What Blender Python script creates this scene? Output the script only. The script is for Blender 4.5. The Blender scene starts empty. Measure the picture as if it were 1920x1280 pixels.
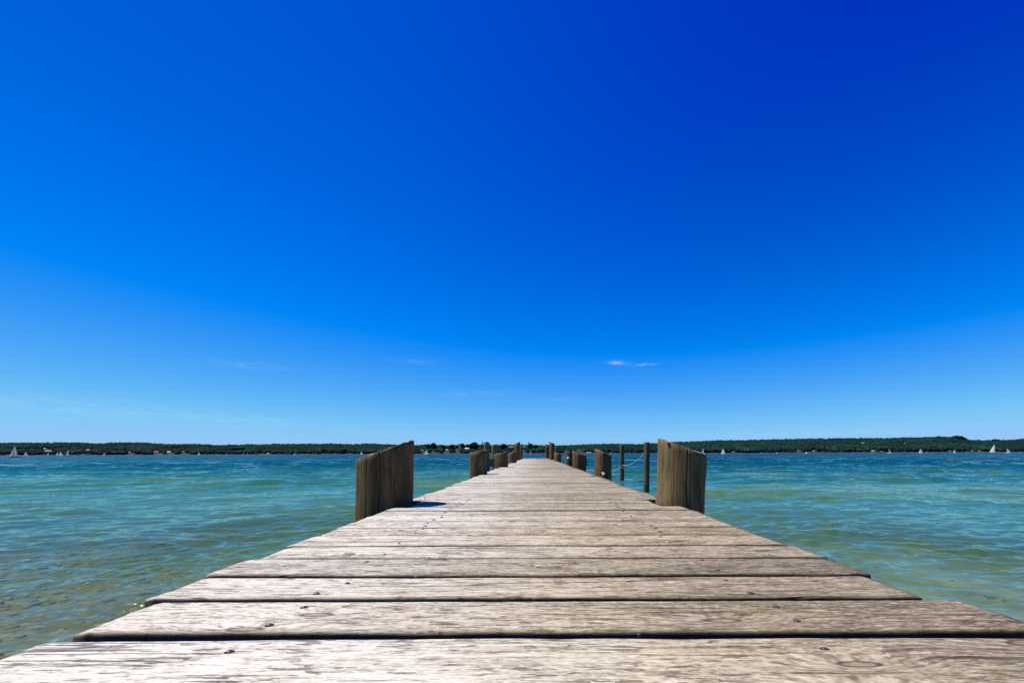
import bpy, math, random
import numpy as np
from mathutils import Vector

S = bpy.context.scene
COL = S.collection
rad = math.radians
rng = np.random.default_rng(7)
random.seed(7)

# ------------------------------------------------------------------ camera
F = 800.0                 # focal length in pixels of the 1920 px wide photograph
EYE = 1.0                 # eye above the water (water is z = 0)
DECK = 0.703              # top of the jetty planks
ROLL = rad(0.194)
cam = bpy.data.cameras.new('camera')
cam.sensor_width = 36.0
cam.lens = F / 1920 * 36
cam.shift_x = -46 / 1920
cam.shift_y = 210 / 1920
cam.clip_start = 0.02
cam.clip_end = 30000
camo = bpy.data.objects.new('camera', cam)
camo.location = (0, 0, EYE)
camo.rotation_euler = (rad(90), ROLL, 0)
COL.objects.link(camo)
S.camera = camo

# ------------------------------------------------------------------ sun, sky, exposure
SUN_EL, SUN_AZ = rad(62), rad(-86)      # azimuth measured from +Y towards +X
sd = Vector((math.cos(SUN_EL) * math.sin(SUN_AZ), math.cos(SUN_EL) * math.cos(SUN_AZ), math.sin(SUN_EL)))
sl = bpy.data.lights.new('sun', 'SUN')
sl.energy = 5.0
sl.angle = rad(0.53)
sl.color = (1.0, 0.93, 0.80)
so = bpy.data.objects.new('sun', sl)
so.rotation_euler = (-sd).to_track_quat('-Z', 'Y').to_euler()
so.location = sd * 50
COL.objects.link(so)

S.view_settings.view_transform = 'Standard'
S.view_settings.look = 'None'
S.view_settings.exposure = 0.5
S.view_settings.gamma = 1.0
S.render.engine = 'CYCLES'
S.cycles.use_denoising = False
S.cycles.max_bounces = 8
S.cycles.transparent_max_bounces = 8
S.cycles.sample_clamp_indirect = 4.0
S.cycles.sample_clamp_direct = 1.0
S.cycles.caustics_reflective = False
S.cycles.caustics_refractive = False


class NT:
    """small wrapper for building node trees"""
    def __init__(self, tree):
        self.t = tree

    def n(self, typ, **kw):
        nd = self.t.nodes.new(typ)
        for k, v in kw.items():
            setattr(nd, k, v)
        return nd

    def put(self, sock, v):
        if v is None:
            return
        if isinstance(v, bpy.types.NodeSocket):
            self.t.links.new(v, sock)
        else:
            sock.default_value = v

    def math(self, op, a, b=None, c=None, clamp=False):
        nd = self.n('ShaderNodeMath', operation=op)
        nd.use_clamp = clamp
        for i, v in enumerate((a, b, c)):
            self.put(nd.inputs[i], v)
        return nd.outputs[0]

    def vmath(self, op, a, b=None):
        nd = self.n('ShaderNodeVectorMath', operation=op)
        self.put(nd.inputs[0], a)
        if b is not None:
            if op == 'SCALE':
                self.put(nd.inputs['Scale'], b)
            else:
                self.put(nd.inputs[1], b)
        return nd.outputs[0]

    def xyz(self, x, y, z):
        nd = self.n('ShaderNodeCombineXYZ')
        for i, v in enumerate((x, y, z)):
            self.put(nd.inputs[i], v)
        return nd.outputs[0]

    def sep(self, v):
        nd = self.n('ShaderNodeSeparateXYZ')
        self.put(nd.inputs[0], v)
        return nd.outputs

    def noise(self, vec, scale=1.0, detail=3.0, rough=0.55, out='Fac', dist=0.0):
        nd = self.n('ShaderNodeTexNoise')
        self.put(nd.inputs['Vector'], vec)
        self.put(nd.inputs['Scale'], scale)
        self.put(nd.inputs['Detail'], detail)
        self.put(nd.inputs['Roughness'], rough)
        self.put(nd.inputs['Distortion'], dist)
        return nd.outputs[out]

    def ramp(self, fac, stops):
        nd = self.n('ShaderNodeValToRGB')
        cr = nd.color_ramp
        while len(cr.elements) < len(stops):
            cr.elements.new(0.5)
        for e, (p, c) in zip(cr.elements, stops):
            e.position = p
            e.color = (*c, 1) if len(c) == 3 else c
        self.put(nd.inputs[0], fac)
        return nd.outputs[0]

    def rng(self, v, a, b, c=0.0, d=1.0, smooth=True):
        nd = self.n('ShaderNodeMapRange')
        nd.interpolation_type = 'SMOOTHSTEP' if smooth else 'LINEAR'
        self.put(nd.inputs[0], v)
        for i, x in enumerate((a, b, c, d)):
            self.put(nd.inputs[i + 1], x)
        return nd.outputs[0]

    def mix(self, fac, a, b, blend='MIX'):
        nd = self.n('ShaderNodeMix', data_type='RGBA', blend_type=blend)
        self.put(nd.inputs[0], fac)
        self.put(nd.inputs[6], (*a, 1) if isinstance(a, tuple) and len(a) == 3 else a)
        self.put(nd.inputs[7], (*b, 1) if isinstance(b, tuple) and len(b) == 3 else b)
        return nd.outputs[2]

    def attr(self, name, out='Fac'):
        nd = self.n('ShaderNodeAttribute', attribute_name=name)
        return nd.outputs[out]

    def bump(self, h, strength=1.0, dist=0.01, normal=None):
        nd = self.n('ShaderNodeBump')
        nd.inputs['Strength'].default_value = strength
        nd.inputs['Distance'].default_value = dist
        self.put(nd.inputs['Height'], h)
        if normal is not None:
            self.put(nd.inputs['Normal'], normal)
        return nd.outputs[0]


world = bpy.data.worlds.new('World')
S.world = world
world.use_nodes = True
W = NT(world.node_tree)
bg = world.node_tree.nodes['Background']
bg.inputs[1].default_value = 0.0707
sky = W.n('ShaderNodeTexSky', sky_type='NISHITA')
sky.sun_disc = False
sky.sun_elevation = SUN_EL
sky.sun_rotation = SUN_AZ
sky.air_density, sky.dust_density, sky.ozone_density = 1.0, 0.3, 1.0
# the deep blue of the photograph's sky: contrast per channel on the physical sky
d = W.sep(W.n('ShaderNodeTexCoord').outputs['Generated'])
azd = W.math('MULTIPLY', W.math('ARCTAN2', d[0], d[1]), 57.2958)
eld = W.math('MULTIPLY', W.math('ARCSINE', d[2]), 57.2958)
sunside = W.math('EXPONENT', W.math('MULTIPLY', W.math('POWER', W.math('ABSOLUTE', W.math('DIVIDE', W.math('ADD', azd, 66.0), 37.0)), 2.0), -1.0))
sunside = W.math('MULTIPLY', sunside, W.rng(eld, 8.0, 42.0, 0.13, 0.215))
c = W.vmath('SCALE', sky.outputs[0], W.math('SUBTRACT', 1.0, sunside))
c = W.vmath('SUBTRACT', c, (2.3, 1.32, 0.05))
c = W.vmath('MULTIPLY', c, (0.66, 1.08, 1.7))
c = W.vmath('MAXIMUM', c, (0.0, 0.15, 0.1))
c = W.vmath('MINIMUM', c, (9.0, 5.7, 9.2))
# sky overhead, out of view, dimmed to weaken its blue fill in shadows
c = W.vmath('SCALE', c, W.rng(eld, 45.0, 72.0, 1.0, 0.22))
wn = W.noise(W.xyz(W.math('MULTIPLY', azd, 0.5), W.math('MULTIPLY', eld, 2.6), 3.0), 1.0, 5, 0.62)
wn2 = W.rng(wn, 0.34, 0.66)
wisp = None
for az0, el0, sa, se, slope, amt in ((10.9, 11.7, 1.15, 0.24, -0.12, 3.3), (14.5, 11.35, 1.1, 0.15, 0.0, 2.8),
                                     (-33.6, 9.8, 3.5, 0.30, 0.0, 0.8), (-15.5, 11.8, 2.6, 0.35, 0.02, 0.55),
                                     (-8.0, 7.9, 4.5, 0.3, 0.03, 0.7), (-34.0, 3.8, 6.0, 0.45, -0.03, 0.6),
                                     (4.0, 7.2, 4.0, 0.22, 0.0, 0.5), (-47.0, 4.4, 9.0, 0.9, 0.0, 0.5), (33.0, 2.2, 14.0, 0.4, 0.0, 0.5)):
    a = W.math('SUBTRACT', azd, az0)
    e = W.math('SUBTRACT', W.math('SUBTRACT', eld, el0), W.math('MULTIPLY', a, slope))
    a = W.math('POWER', W.math('ABSOLUTE', W.math('DIVIDE', a, sa)), 2.0)
    e = W.math('POWER', W.math('ABSOLUTE', W.math('DIVIDE', e, se)), 2.0)
    g = W.math('EXPONENT', W.math('MULTIPLY', W.math('ADD', a, e), -1.0))
    g = W.math('MULTIPLY', W.math('MULTIPLY', g, wn2), amt)
    wisp = g if wisp is None else W.math('ADD', wisp, g)
c = W.vmath('ADD', c, W.xyz(W.math('MULTIPLY', wisp, 1.0), W.math('MULTIPLY', wisp, 0.85), W.math('MULTIPLY', wisp, 0.35)))
world.node_tree.links.new(c, bg.inputs[0])


# ------------------------------------------------------------------ helpers
def pix(px, py, D):
    """point at depth D behind a pixel of the photograph (used to survey the place)"""
    u, v = px - 1006, 850 - py
    ct, st = math.cos(ROLL), math.sin(ROLL)
    return ((u * ct + v * st) / F * D, D, EYE + (-u * st + v * ct) / F * D)


def hor(px):
    return 850 - (px - 1006) * math.tan(ROLL)


def new_obj(name, verts, faces, mats=None, parent=None, fmat=None, smooth=False, pattr=None, loc=None):
    me = bpy.data.meshes.new(name)
    verts = np.asarray(verts, dtype=np.float64)
    if isinstance(faces, np.ndarray):
        nf, k = faces.shape
        me.vertices.add(len(verts))
        me.vertices.foreach_set('co', verts.ravel())
        me.loops.add(nf * k)
        me.loops.foreach_set('vertex_index', faces.ravel().astype(np.int32))
        me.polygons.add(nf)
        me.polygons.foreach_set('loop_start', np.arange(0, nf * k, k, dtype=np.int32))
        me.polygons.foreach_set('loop_total', np.full(nf, k, dtype=np.int32))
        me.update(calc_edges=True)
    else:
        me.from_pydata([tuple(v) for v in verts], [], faces)
    if mats is not None:
        for m in (mats if isinstance(mats, (list, tuple)) else [mats]):
            me.materials.append(m)
    if fmat is not None:
        me.polygons.foreach_set('material_index', np.asarray(fmat, dtype=np.int32))
    if smooth:
        me.polygons.foreach_set('use_smooth', np.ones(len(me.polygons), dtype=bool))
    if pattr:
        for k, v in pattr.items():
            v = np.asarray(v, dtype=np.float32)
            if v.ndim == 0:
                v = np.full(len(verts), float(v), dtype=np.float32)
            at = me.attributes.new(k, 'FLOAT', 'POINT')
            at.data.foreach_set('value', v)
    me.update()
    o = bpy.data.objects.new(name, me)
    COL.objects.link(o)
    if parent is not None:
        o.parent = parent
    if loc is not None:
        o.location = loc
    return o


def empty(name, loc, rz=0.0):
    o = bpy.data.objects.new(name, None)
    o.empty_display_size = 0.2
    o.location = loc
    o.rotation_euler = (0, 0, rz)
    COL.objects.link(o)
    return o


def tag(o, label, cat, group=None, kind=None):
    o['label'] = label
    o['category'] = cat
    if group:
        o['group'] = group
    if kind:
        o['kind'] = kind
    return o


class MB:
    """collects simple shapes into one mesh"""
    def __init__(self):
        self.v, self.f, self.m = [], [], []

    def add(self, vs, fs, mi=0):
        b = len(self.v)
        self.v += [tuple(p) for p in vs]
        self.f += [tuple(i + b for i in q) for q in fs]
        self.m += [mi] * len(fs)

    def box(self, x0, x1, y0, y1, z0, z1, mi=0):
        vs = [(x, y, z) for z in (z0, z1) for y in (y0, y1) for x in (x0, x1)]
        self.add(vs, [(0, 2, 3, 1), (4, 5, 7, 6), (0, 1, 5, 4), (2, 6, 7, 3), (0, 4, 6, 2), (1, 3, 7, 5)], mi)

    def tube(self, p, q, r0, r1, n=8, mi=0):
        p, q = Vector(p), Vector(q)
        ax = (q - p).normalized()
        a = ax.orthogonal().normalized()
        b = ax.cross(a)
        vs = []
        for c0, r in ((p, r0), (q, r1)):
            for i in range(n):
                t = 2 * math.pi * i / n
                vs.append(c0 + (a * math.cos(t) + b * math.sin(t)) * r)
        fs = [(i, (i + 1) % n, n + (i + 1) % n, n + i) for i in range(n)]
        fs += [tuple(range(n - 1, -1, -1)), tuple(range(n, 2 * n))]
        self.add(vs, fs, mi)

    def build(self, name, mats, parent=None, smooth=False, pattr=None, loc=None):
        return new_obj(name, self.v, self.f, mats, parent, self.m, smooth, pattr, loc)


def vnoise(x, y, seed=0):
    """smooth value noise for numpy arrays, about -1..1"""
    x = np.asarray(x, float)
    y = np.asarray(y, float)
    xi, yi = np.floor(x).astype(np.int64), np.floor(y).astype(np.int64)
    xf, yf = x - xi, y - yi
    u, v = xf * xf * (3 - 2 * xf), yf * yf * (3 - 2 * yf)

    def h(a, b):
        n = (a * 374761393 + b * 668265263 + seed * 974634777) & 0xffffffff
        n = ((n ^ (n >> 13)) * 1274126177) & 0xffffffff
        return ((n ^ (n >> 16)) & 0xffff) / 32767.5 - 1
    return (h(xi, yi) * (1 - u) + h(xi + 1, yi) * u) * (1 - v) + (h(xi, yi + 1) * (1 - u) + h(xi + 1, yi + 1) * u) * v


# ------------------------------------------------------------------ materials
def mat(name):
    m = bpy.data.materials.new(name)
    m.use_nodes = True
    t = m.node_tree
    b = t.nodes['Principled BSDF']
    return m, NT(t), b


def plain(name, col, rough=0.6, var=0.15, scale=3.0, metal=0.0):
    m, N, b = mat(name)
    tc = N.n('ShaderNodeTexCoord').outputs['Object']
    f = N.noise(tc, scale, 4, 0.6)
    lo = tuple(x * (1 - var) for x in col)
    hi = tuple(min(1, x * (1 + var)) for x in col)
    N.put(b.inputs['Base Color'], N.mix(f, lo, hi))
    b.inputs['Roughness'].default_value = rough
    b.inputs['Metallic'].default_value = metal
    return m


def plank_material():
    m, N, b = mat('weathered_plank_wood')
    seed = N.attr('seed')
    p = N.sep(N.n('ShaderNodeNewGeometry').outputs['Position'])
    x, y, z, y_world = p[0], N.attr('py'), p[2], p[1]
    so_ = N.math('MULTIPLY', seed, 37.0)
    # knots: sparse cells that bend the grain round them
    vor = N.n('ShaderNodeTexVoronoi', voronoi_dimensions='2D', feature='F1')
    N.put(vor.inputs['Vector'], N.xyz(N.math('ADD', N.math('MULTIPLY', x, 2.6), so_), N.math('ADD', N.math('MULTIPLY', y, 9.0), so_), 0.0))
    vor.inputs['Scale'].default_value = 1.0
    dk = vor.outputs['Distance']
    pick = N.math('GREATER_THAN', N.sep(vor.outputs['Color'])[0], 0.60)
    bend = N.math('MULTIPLY', N.math('EXPONENT', N.math('MULTIPLY', N.math('POWER', dk, 2.0), -14.0)), pick)
    wob = N.noise(N.xyz(N.math('ADD', N.math('MULTIPLY', x, 1.3), so_), N.math('MULTIPLY', y, 5.0), seed), 1.0, 3, 0.5)
    v = N.math('ADD', y, N.math('MULTIPLY', wob, 0.035))
    v = N.math('ADD', v, N.math('MULTIPLY', bend, 0.030))
    xs = N.math('ADD', x, N.math('MULTIPLY', seed, 91.0))
    # growth rings (medium), fibres (fine), broad weathering
    g1 = N.noise(N.xyz(N.math('MULTIPLY', xs, 3.2), N.math('MULTIPLY', v, 66.0), N.math('MULTIPLY', z, 40.0)), 1.0, 6, 0.68)
    g2 = N.noise(N.xyz(N.math('MULTIPLY', xs, 20.0), N.math('MULTIPLY', v, 155.0), N.math('MULTIPLY', z, 90.0)), 1.0, 4, 0.7)
    g3 = N.noise(N.xyz(N.math('MULTIPLY', xs, 70.0), N.math('MULTIPLY', v, 240.0), 4.0), 1.0, 2, 0.6)
    br = N.noise(N.xyz(N.math('MULTIPLY', xs, 6.0), N.math('MULTIPLY', v, 18.0), seed), 1.0, 6, 0.66)
    bl = N.noise(N.xyz(N.math('MULTIPLY', x, 1.1), N.math('MULTIPLY', y, 0.8), 5.0), 1.0, 3, 0.5)
    t = N.math('ADD', N.math('MULTIPLY', g1, 0.26), N.math('MULTIPLY', g2, 0.46))
    t = N.math('ADD', t, N.math('MULTIPLY', g3, 0.42))
    t = N.math('ADD', t, N.math('MULTIPLY', br, 0.26))
    t = N.math('ADD', t, N.math('MULTIPLY', N.math('SUBTRACT', seed, 0.5), 0.05))
    t = N.math('MULTIPLY_ADD', N.math('SUBTRACT', t, 0.70), 2.4, 0.57)
    # left side painted paler for sun sheen besides weathering; middle worn to warmer beige
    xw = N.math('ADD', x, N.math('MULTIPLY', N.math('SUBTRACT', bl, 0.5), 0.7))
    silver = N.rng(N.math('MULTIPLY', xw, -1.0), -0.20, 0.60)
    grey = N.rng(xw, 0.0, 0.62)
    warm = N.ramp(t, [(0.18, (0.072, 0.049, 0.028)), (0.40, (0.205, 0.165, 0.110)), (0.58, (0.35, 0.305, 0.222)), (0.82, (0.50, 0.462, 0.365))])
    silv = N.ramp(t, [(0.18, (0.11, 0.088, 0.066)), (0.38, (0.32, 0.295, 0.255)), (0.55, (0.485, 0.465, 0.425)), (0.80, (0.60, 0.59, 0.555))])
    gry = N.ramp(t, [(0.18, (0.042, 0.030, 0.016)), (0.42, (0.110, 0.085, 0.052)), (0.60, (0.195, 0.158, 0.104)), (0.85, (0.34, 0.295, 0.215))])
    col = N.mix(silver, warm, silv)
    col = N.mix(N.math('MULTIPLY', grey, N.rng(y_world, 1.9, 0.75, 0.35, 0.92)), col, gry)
    # every board has its own tone
    own = N.ramp(N.math('FRACT', N.math('MULTIPLY', seed, 7.31)), [(0.0, (1.06, 0.98, 0.86)), (0.35, (0.84, 0.82, 0.79)), (0.7, (1.0, 1.0, 1.0)), (1.0, (1.10, 1.06, 0.98))])
    col = N.mix(0.65, col, own, 'MULTIPLY')
    # worn blotches, and dark streaks of open grain
    st = N.noise(N.xyz(N.math('MULTIPLY', xs, 7.0), N.math('MULTIPLY', v, 95.0), 2.0), 1.0, 4, 0.62)
    streak = N.math('MULTIPLY', N.rng(st, 0.57, 0.66), N.rng(N.noise(N.xyz(xs, N.math('MULTIPLY', y, 7.0), 9.0), 2.0, 2), 0.45, 0.62))
    col = N.mix(N.math('MULTIPLY', streak, 0.75), col, (0.06, 0.042, 0.026))
    # short crisp flecks where the soft wood has worn away
    fl = N.noise(N.xyz(N.math('MULTIPLY', xs, 20.0), N.math('MULTIPLY', v, 120.0), 6.0), 1.0, 2, 0.5)
    fl = N.math('MULTIPLY', N.rng(fl, 0.585, 0.603), N.rng(br, 0.60, 0.42, 0.3, 1.0))
    col = N.mix(N.math('MULTIPLY', fl, 0.80), col, (0.085, 0.060, 0.040))
    fw = N.noise(N.xyz(N.math('MULTIPLY', xs, 26.0), N.math('MULTIPLY', v, 110.0), 16.0), 1.0, 2, 0.5)
    col = N.mix(N.math('MULTIPLY', N.rng(fw, 0.60, 0.65), 0.40), col, (0.56, 0.53, 0.46))
    # checks (long thin cracks)
    ck = N.noise(N.xyz(N.math('MULTIPLY', xs, 1.1), N.math('MULTIPLY', v, 42.0), 7.0), 1.0, 1.5, 0.4)
    crack = N.math('SUBTRACT', 1.0, N.rng(N.math('ABSOLUTE', N.math('SUBTRACT', ck, 0.5)), 0.0, 0.026))
    crack = N.math('MULTIPLY', crack, N.rng(N.noise(N.xyz(N.math('MULTIPLY', xs, 1.4), N.math('MULTIPLY', y, 11.0), 1.0), 1.0, 2), 0.52, 0.60))
    col = N.mix(N.math('MULTIPLY', crack, 0.85), col, (0.045, 0.03, 0.02))
    # growth-ring lines that run the length of some boards
    rl = N.noise(N.xyz(N.math('MULTIPLY', xs, 0.55), N.math('MULTIPLY', v, 36.0), 11.0), 1.0, 2, 0.4)
    rl = N.math('ABSOLUTE', N.math('SUBTRACT', N.math('FRACT', N.math('MULTIPLY', rl, 9.0)), 0.5))
    rl = N.math('MULTIPLY', N.rng(rl, 0.36, 0.48), N.rng(N.noise(N.xyz(N.math('MULTIPLY', xs, 1.2), N.math('MULTIPLY', y, 6.0), 8.0), 1.0, 2), 0.47, 0.60))
    col = N.mix(N.math('MULTIPLY', rl, 0.65), col, (0.085, 0.060, 0.036))
    # knots
    kr = N.math('SUBTRACT', 1.0, N.rng(dk, 0.055, 0.085))
    ring = N.math('MULTIPLY', N.math('MULTIPLY', N.rng(dk, 0.05, 0.07), N.math('SUBTRACT', 1.0, N.rng(dk, 0.078, 0.10))), pick)
    knot = N.math('MULTIPLY', kr, pick)
    kn = N.noise(N.xyz(N.math('MULTIPLY', x, 90.0), N.math('MULTIPLY', y, 120.0), seed), 1.0, 2)
    col = N.mix(N.math('MULTIPLY', knot, 0.55), col, N.mix(kn, (0.11, 0.075, 0.042), (0.30, 0.24, 0.16)))
    col = N.mix(N.math('MULTIPLY', ring, 0.8), col, (0.04, 0.026, 0.016))
    # algae along the plank's edges and on its sides
    ed = N.attr('edge')
    edn = N.math('MULTIPLY', ed, N.rng(N.noise(N.xyz(N.math('MULTIPLY', xs, 2.0), N.math('MULTIPLY', y, 20.0), 3.0), 1.0, 4), 0.30, 0.62))
    col = N.mix(N.math('MULTIPLY', edn, 0.6), col, (0.105, 0.080, 0.030))
    # shade painted into sides and underside, so gaps between planks look dark
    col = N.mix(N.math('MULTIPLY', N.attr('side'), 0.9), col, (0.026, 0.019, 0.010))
    # pale specks and nibs
    sp = N.noise(N.xyz(N.math('MULTIPLY', xs, 40.0), N.math('MULTIPLY', y, 160.0), 0.0), 1.0, 2)
    col = N.mix(N.math('MULTIPLY', N.rng(sp, 0.68, 0.74), 0.45), col, (0.58, 0.55, 0.48))
    N.put(b.inputs['Base Color'], col)
    b.inputs['Roughness'].default_value = 0.72
    b.inputs['Specular IOR Level'].default_value = 0.28
    h = N.math('ADD', N.math('MULTIPLY', g1, 0.5), N.math('MULTIPLY', g2, 0.45))
    h = N.math('SUBTRACT', h, N.math('MULTIPLY', crack, 0.9))
    h = N.math('SUBTRACT', h, N.math('MULTIPLY', streak, 0.4))
    h = N.math('SUBTRACT', h, N.math('MULTIPLY', ring, 0.3))
    h = N.math('SUBTRACT', h, N.math('MULTIPLY', fl, 0.5))
    N.put(b.inputs['Normal'], N.bump(h, 0.9, 0.0045))
    return m


def pile_material(name, dark, mid, light, moss):
    m, N, b = mat(name)
    p = N.sep(N.n('ShaderNodeTexCoord').outputs['Object'])
    wz = N.sep(N.n('ShaderNodeNewGeometry').outputs['Position'])[2]
    ang = N.math('ARCTAN2', p[0], p[1])
    seed = N.attr('seed')
    s = N.math('MULTIPLY', seed, 53.0)
    ca, sa = N.math('COSINE', ang), N.math('SINE', ang)
    def cyl(ka, kz, o):
        return N.xyz(N.math('ADD', N.math('MULTIPLY', ca, ka), s), N.math('MULTIPLY', sa, ka), N.math('ADD', N.math('MULTIPLY', p[2], kz), o))
    g1 = N.noise(cyl(4.0, 5.0, 0.0), 1.0, 5, 0.65)
    g2 = N.noise(cyl(26.0, 9.0, 4.0), 1.0, 4, 0.65)
    br = N.noise(cyl(1.6, 4.5, 9.0), 1.0, 5, 0.6)
    t = N.math('ADD', N.math('ADD', N.math('MULTIPLY', g1, 0.45), N.math('MULTIPLY', g2, 0.32)), N.math('MULTIPLY', br, 0.33))
    col = N.ramp(t, [(0.34, dark), (0.52, mid), (0.72, light)])
    col = N.mix(N.math('MULTIPLY', N.rng(N.noise(cyl(1.3, 2.2, 2.0), 1.0, 4, 0.6), 0.46, 0.66), 0.65), col, moss)
    st = N.rng(N.noise(cyl(15.0, 2.6, 1.0), 1.0, 3, 0.6), 0.60, 0.68)
    col = N.mix(N.math('MULTIPLY', st, 0.6), col, tuple(x * 0.30 for x in dark))
    ck = N.noise(cyl(5.0, 0.55, 6.0), 1.0, 1, 0.4)
    crack = N.math('SUBTRACT', 1.0, N.rng(N.math('ABSOLUTE', N.math('SUBTRACT', ck, 0.5)), 0.0, 0.012))
    crack = N.math('MULTIPLY', crack, N.rng(N.noise(cyl(1.0, 2.0, 1.0), 1.0, 2), 0.48, 0.56))
    col = N.mix(N.math('MAXIMUM', N.math('MULTIPLY', crack, 0.85), N.attr('groove')), col, (0.012, 0.008, 0.005))
    # wood that the lake keeps wet is darker and greener
    wet = N.math('SUBTRACT', 1.0, N.rng(wz, 0.06, 0.20))
    col = N.mix(N.math('MULTIPLY', wet, 0.8), col, (0.030, 0.034, 0.014))
    # pale nicks
    nk = N.noise(cyl(12.0, 22.0, 3.0), 1.0, 2)
    col = N.mix(N.math('MULTIPLY', N.rng(nk, 0.71, 0.77), 0.35), col, (0.50, 0.42, 0.28))
    N.put(b.inputs['Base Color'], col)
    b.inputs['Roughness'].default_value = 0.85
    b.inputs['Specular IOR Level'].default_value = 0.15
    h = N.math('ADD', N.math('MULTIPLY', g1, 0.6), N.math('MULTIPLY', g2, 0.4))
    h = N.math('SUBTRACT', h, crack)
    N.put(b.inputs['Normal'], N.bump(h, 0.55, 0.006))
    return m


def cut_material():
    m, N, b = mat('sawn_end_grain')
    tc = N.n('ShaderNodeTexCoord').outputs['Object']
    p = N.sep(tc)
    r = N.math('SQRT', N.math('ADD', N.math('POWER', p[0], 2.0), N.math('POWER', p[1], 2.0)))
    w = N.math('SINE', N.math('MULTIPLY', N.math('ADD', r, N.math('MULTIPLY', N.noise(tc, 9.0, 3), 0.02)), 900.0))
    col = N.mix(N.math('MULTIPLY_ADD', w, 0.3, 0.5), (0.24, 0.18, 0.10), (0.42, 0.34, 0.21))
    col = N.mix(N.rng(N.noise(tc, 14.0, 4), 0.5, 0.7), col, (0.10, 0.075, 0.045))
    N.put(b.inputs['Base Color'], col)
    b.inputs['Roughness'].default_value = 0.9
    return m


def water_material():
    m, N, b = mat('lake_water')
    t = N.t
    out = t.nodes['Material Output']
    pos = N.n('ShaderNodeNewGeometry').outputs['Position']
    nor = N.n('ShaderNodeNewGeometry').outputs['Normal']
    p = N.sep(pos)
    dist = N.math('SQRT', N.math('ADD', N.math('POWER', p[0], 2.0), N.math('POWER', p[1], 2.0)))
    # ripples too small for the mesh: random slopes, crests lying roughly along x
    rot = rad(10)
    xr = N.math('ADD', N.math('MULTIPLY', p[0], math.cos(rot)), N.math('MULTIPLY', p[1], math.sin(rot)))
    yr = N.math('SUBTRACT', N.math('MULTIPLY', p[1], math.cos(rot)), N.math('MULTIPLY', p[0], math.sin(rot)))
    def slopes(kx, ky, o, det=2):
        cc = N.noise(N.xyz(N.math('MULTIPLY', xr, kx), N.math('MULTIPLY', yr, ky), o), 1.0, det, 0.55, 'Color')
        return N.vmath('SUBTRACT', cc, (0.5, 0.5, 0.5))
    fine = N.vmath('ADD', N.vmath('SCALE', slopes(8.0, 13.0, 1.0, 3), 0.50), N.vmath('SCALE', slopes(20.0, 34.0, 5.0, 2), 0.22))
    fine = N.vmath('SCALE', fine, N.rng(dist, 2.5, 14.0, 0.35, 1.0))
    mid_ = N.vmath('SCALE', slopes(1.7, 2.7, 2.0, 4), N.rng(dist, 6.0, 40.0, 0.15, 0.9))
    far_ = N.vmath('SCALE', slopes(0.20, 0.45, 3.0, 3), N.rng(dist, 14.0, 70.0, 0.0, 1.6))
    sl_ = N.vmath('ADD', N.vmath('ADD', fine, mid_), far_)
    gust = N.noise(N.xyz(N.math('MULTIPLY', xr, 0.05), N.math('MULTIPLY', yr, 0.16), 7.0), 1.0, 3)
    sl_ = N.vmath('SCALE', sl_, N.rng(gust, 0.3, 0.7, 0.7, 1.25))
    s3 = N.sep(sl_)
    n2 = N.vmath('NORMALIZE', N.vmath('ADD', nor, N.xyz(N.math('MULTIPLY', s3[0], 0.6), N.math('SUBTRACT', s3[1], N.rng(dist, 6.0, 55.0, 0.0, 0.23)), 0.0)))
    fr = N.n('ShaderNodeFresnel')
    fr.inputs['IOR'].default_value = 1.333
    N.put(fr.inputs['Normal'], n2)
    gl = N.n('ShaderNodeBsdfGlossy')
    gl.inputs['Roughness'].default_value = 0.05
    N.put(gl.inputs['Color'], (1.0, 0.99, 0.78, 1))
    N.put(gl.inputs['Normal'], n2)
    # the water body: clear over the shallows, scattering turquoise as the lake gets deeper
    dep = N.attr('depth')
    body = N.ramp(N.math('DIVIDE', dep, 8.0), [(0.0, (0.13, 0.19, 0.150)), (0.06, (0.092, 0.200, 0.140)), (0.11, (0.030, 0.122, 0.082)), (0.20, (0.007, 0.075, 0.056)), (0.40, (0.002, 0.049, 0.047)), (1.0, (0.002, 0.036, 0.054))])
    pn = N.noise(N.xyz(N.math('MULTIPLY', p[0], 0.16), N.math('MULTIPLY', p[1], 0.22), 3.0), 1.0, 3)
    body = N.mix(N.math('MULTIPLY', N.rng(pn, 0.44, 0.64), N.rng(dep, 2.4, 0.8)), body, (0.072, 0.140, 0.026))
    df = N.n('ShaderNodeBsdfDiffuse')
    N.put(df.inputs['Color'], body)
    tr = N.n('ShaderNodeBsdfTransparent')
    N.put(tr.inputs['Color'], N.ramp(N.math('DIVIDE', dep, 3.0), [(0.0, (0.97, 0.98, 0.98)), (0.15, (0.86, 0.93, 0.93)), (0.36, (0.42, 0.80, 0.78)), (1.0, (0.05, 0.50, 0.52))]))
    m1 = N.n('ShaderNodeMixShader')
    N.put(m1.inputs[0], N.rng(dep, 0.26, 0.88, 0.08, 0.97))
    t.links.new(tr.outputs[0], m1.inputs[1])
    t.links.new(df.outputs[0], m1.inputs[2])
    m2 = N.n('ShaderNodeMixShader')
    N.put(m2.inputs[0], fr.outputs[0])
    t.links.new(m1.outputs[0], m2.inputs[1])
    t.links.new(gl.outputs[0], m2.inputs[2])
    t.links.new(m2.outputs[0], out.inputs[0])
    return m


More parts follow.
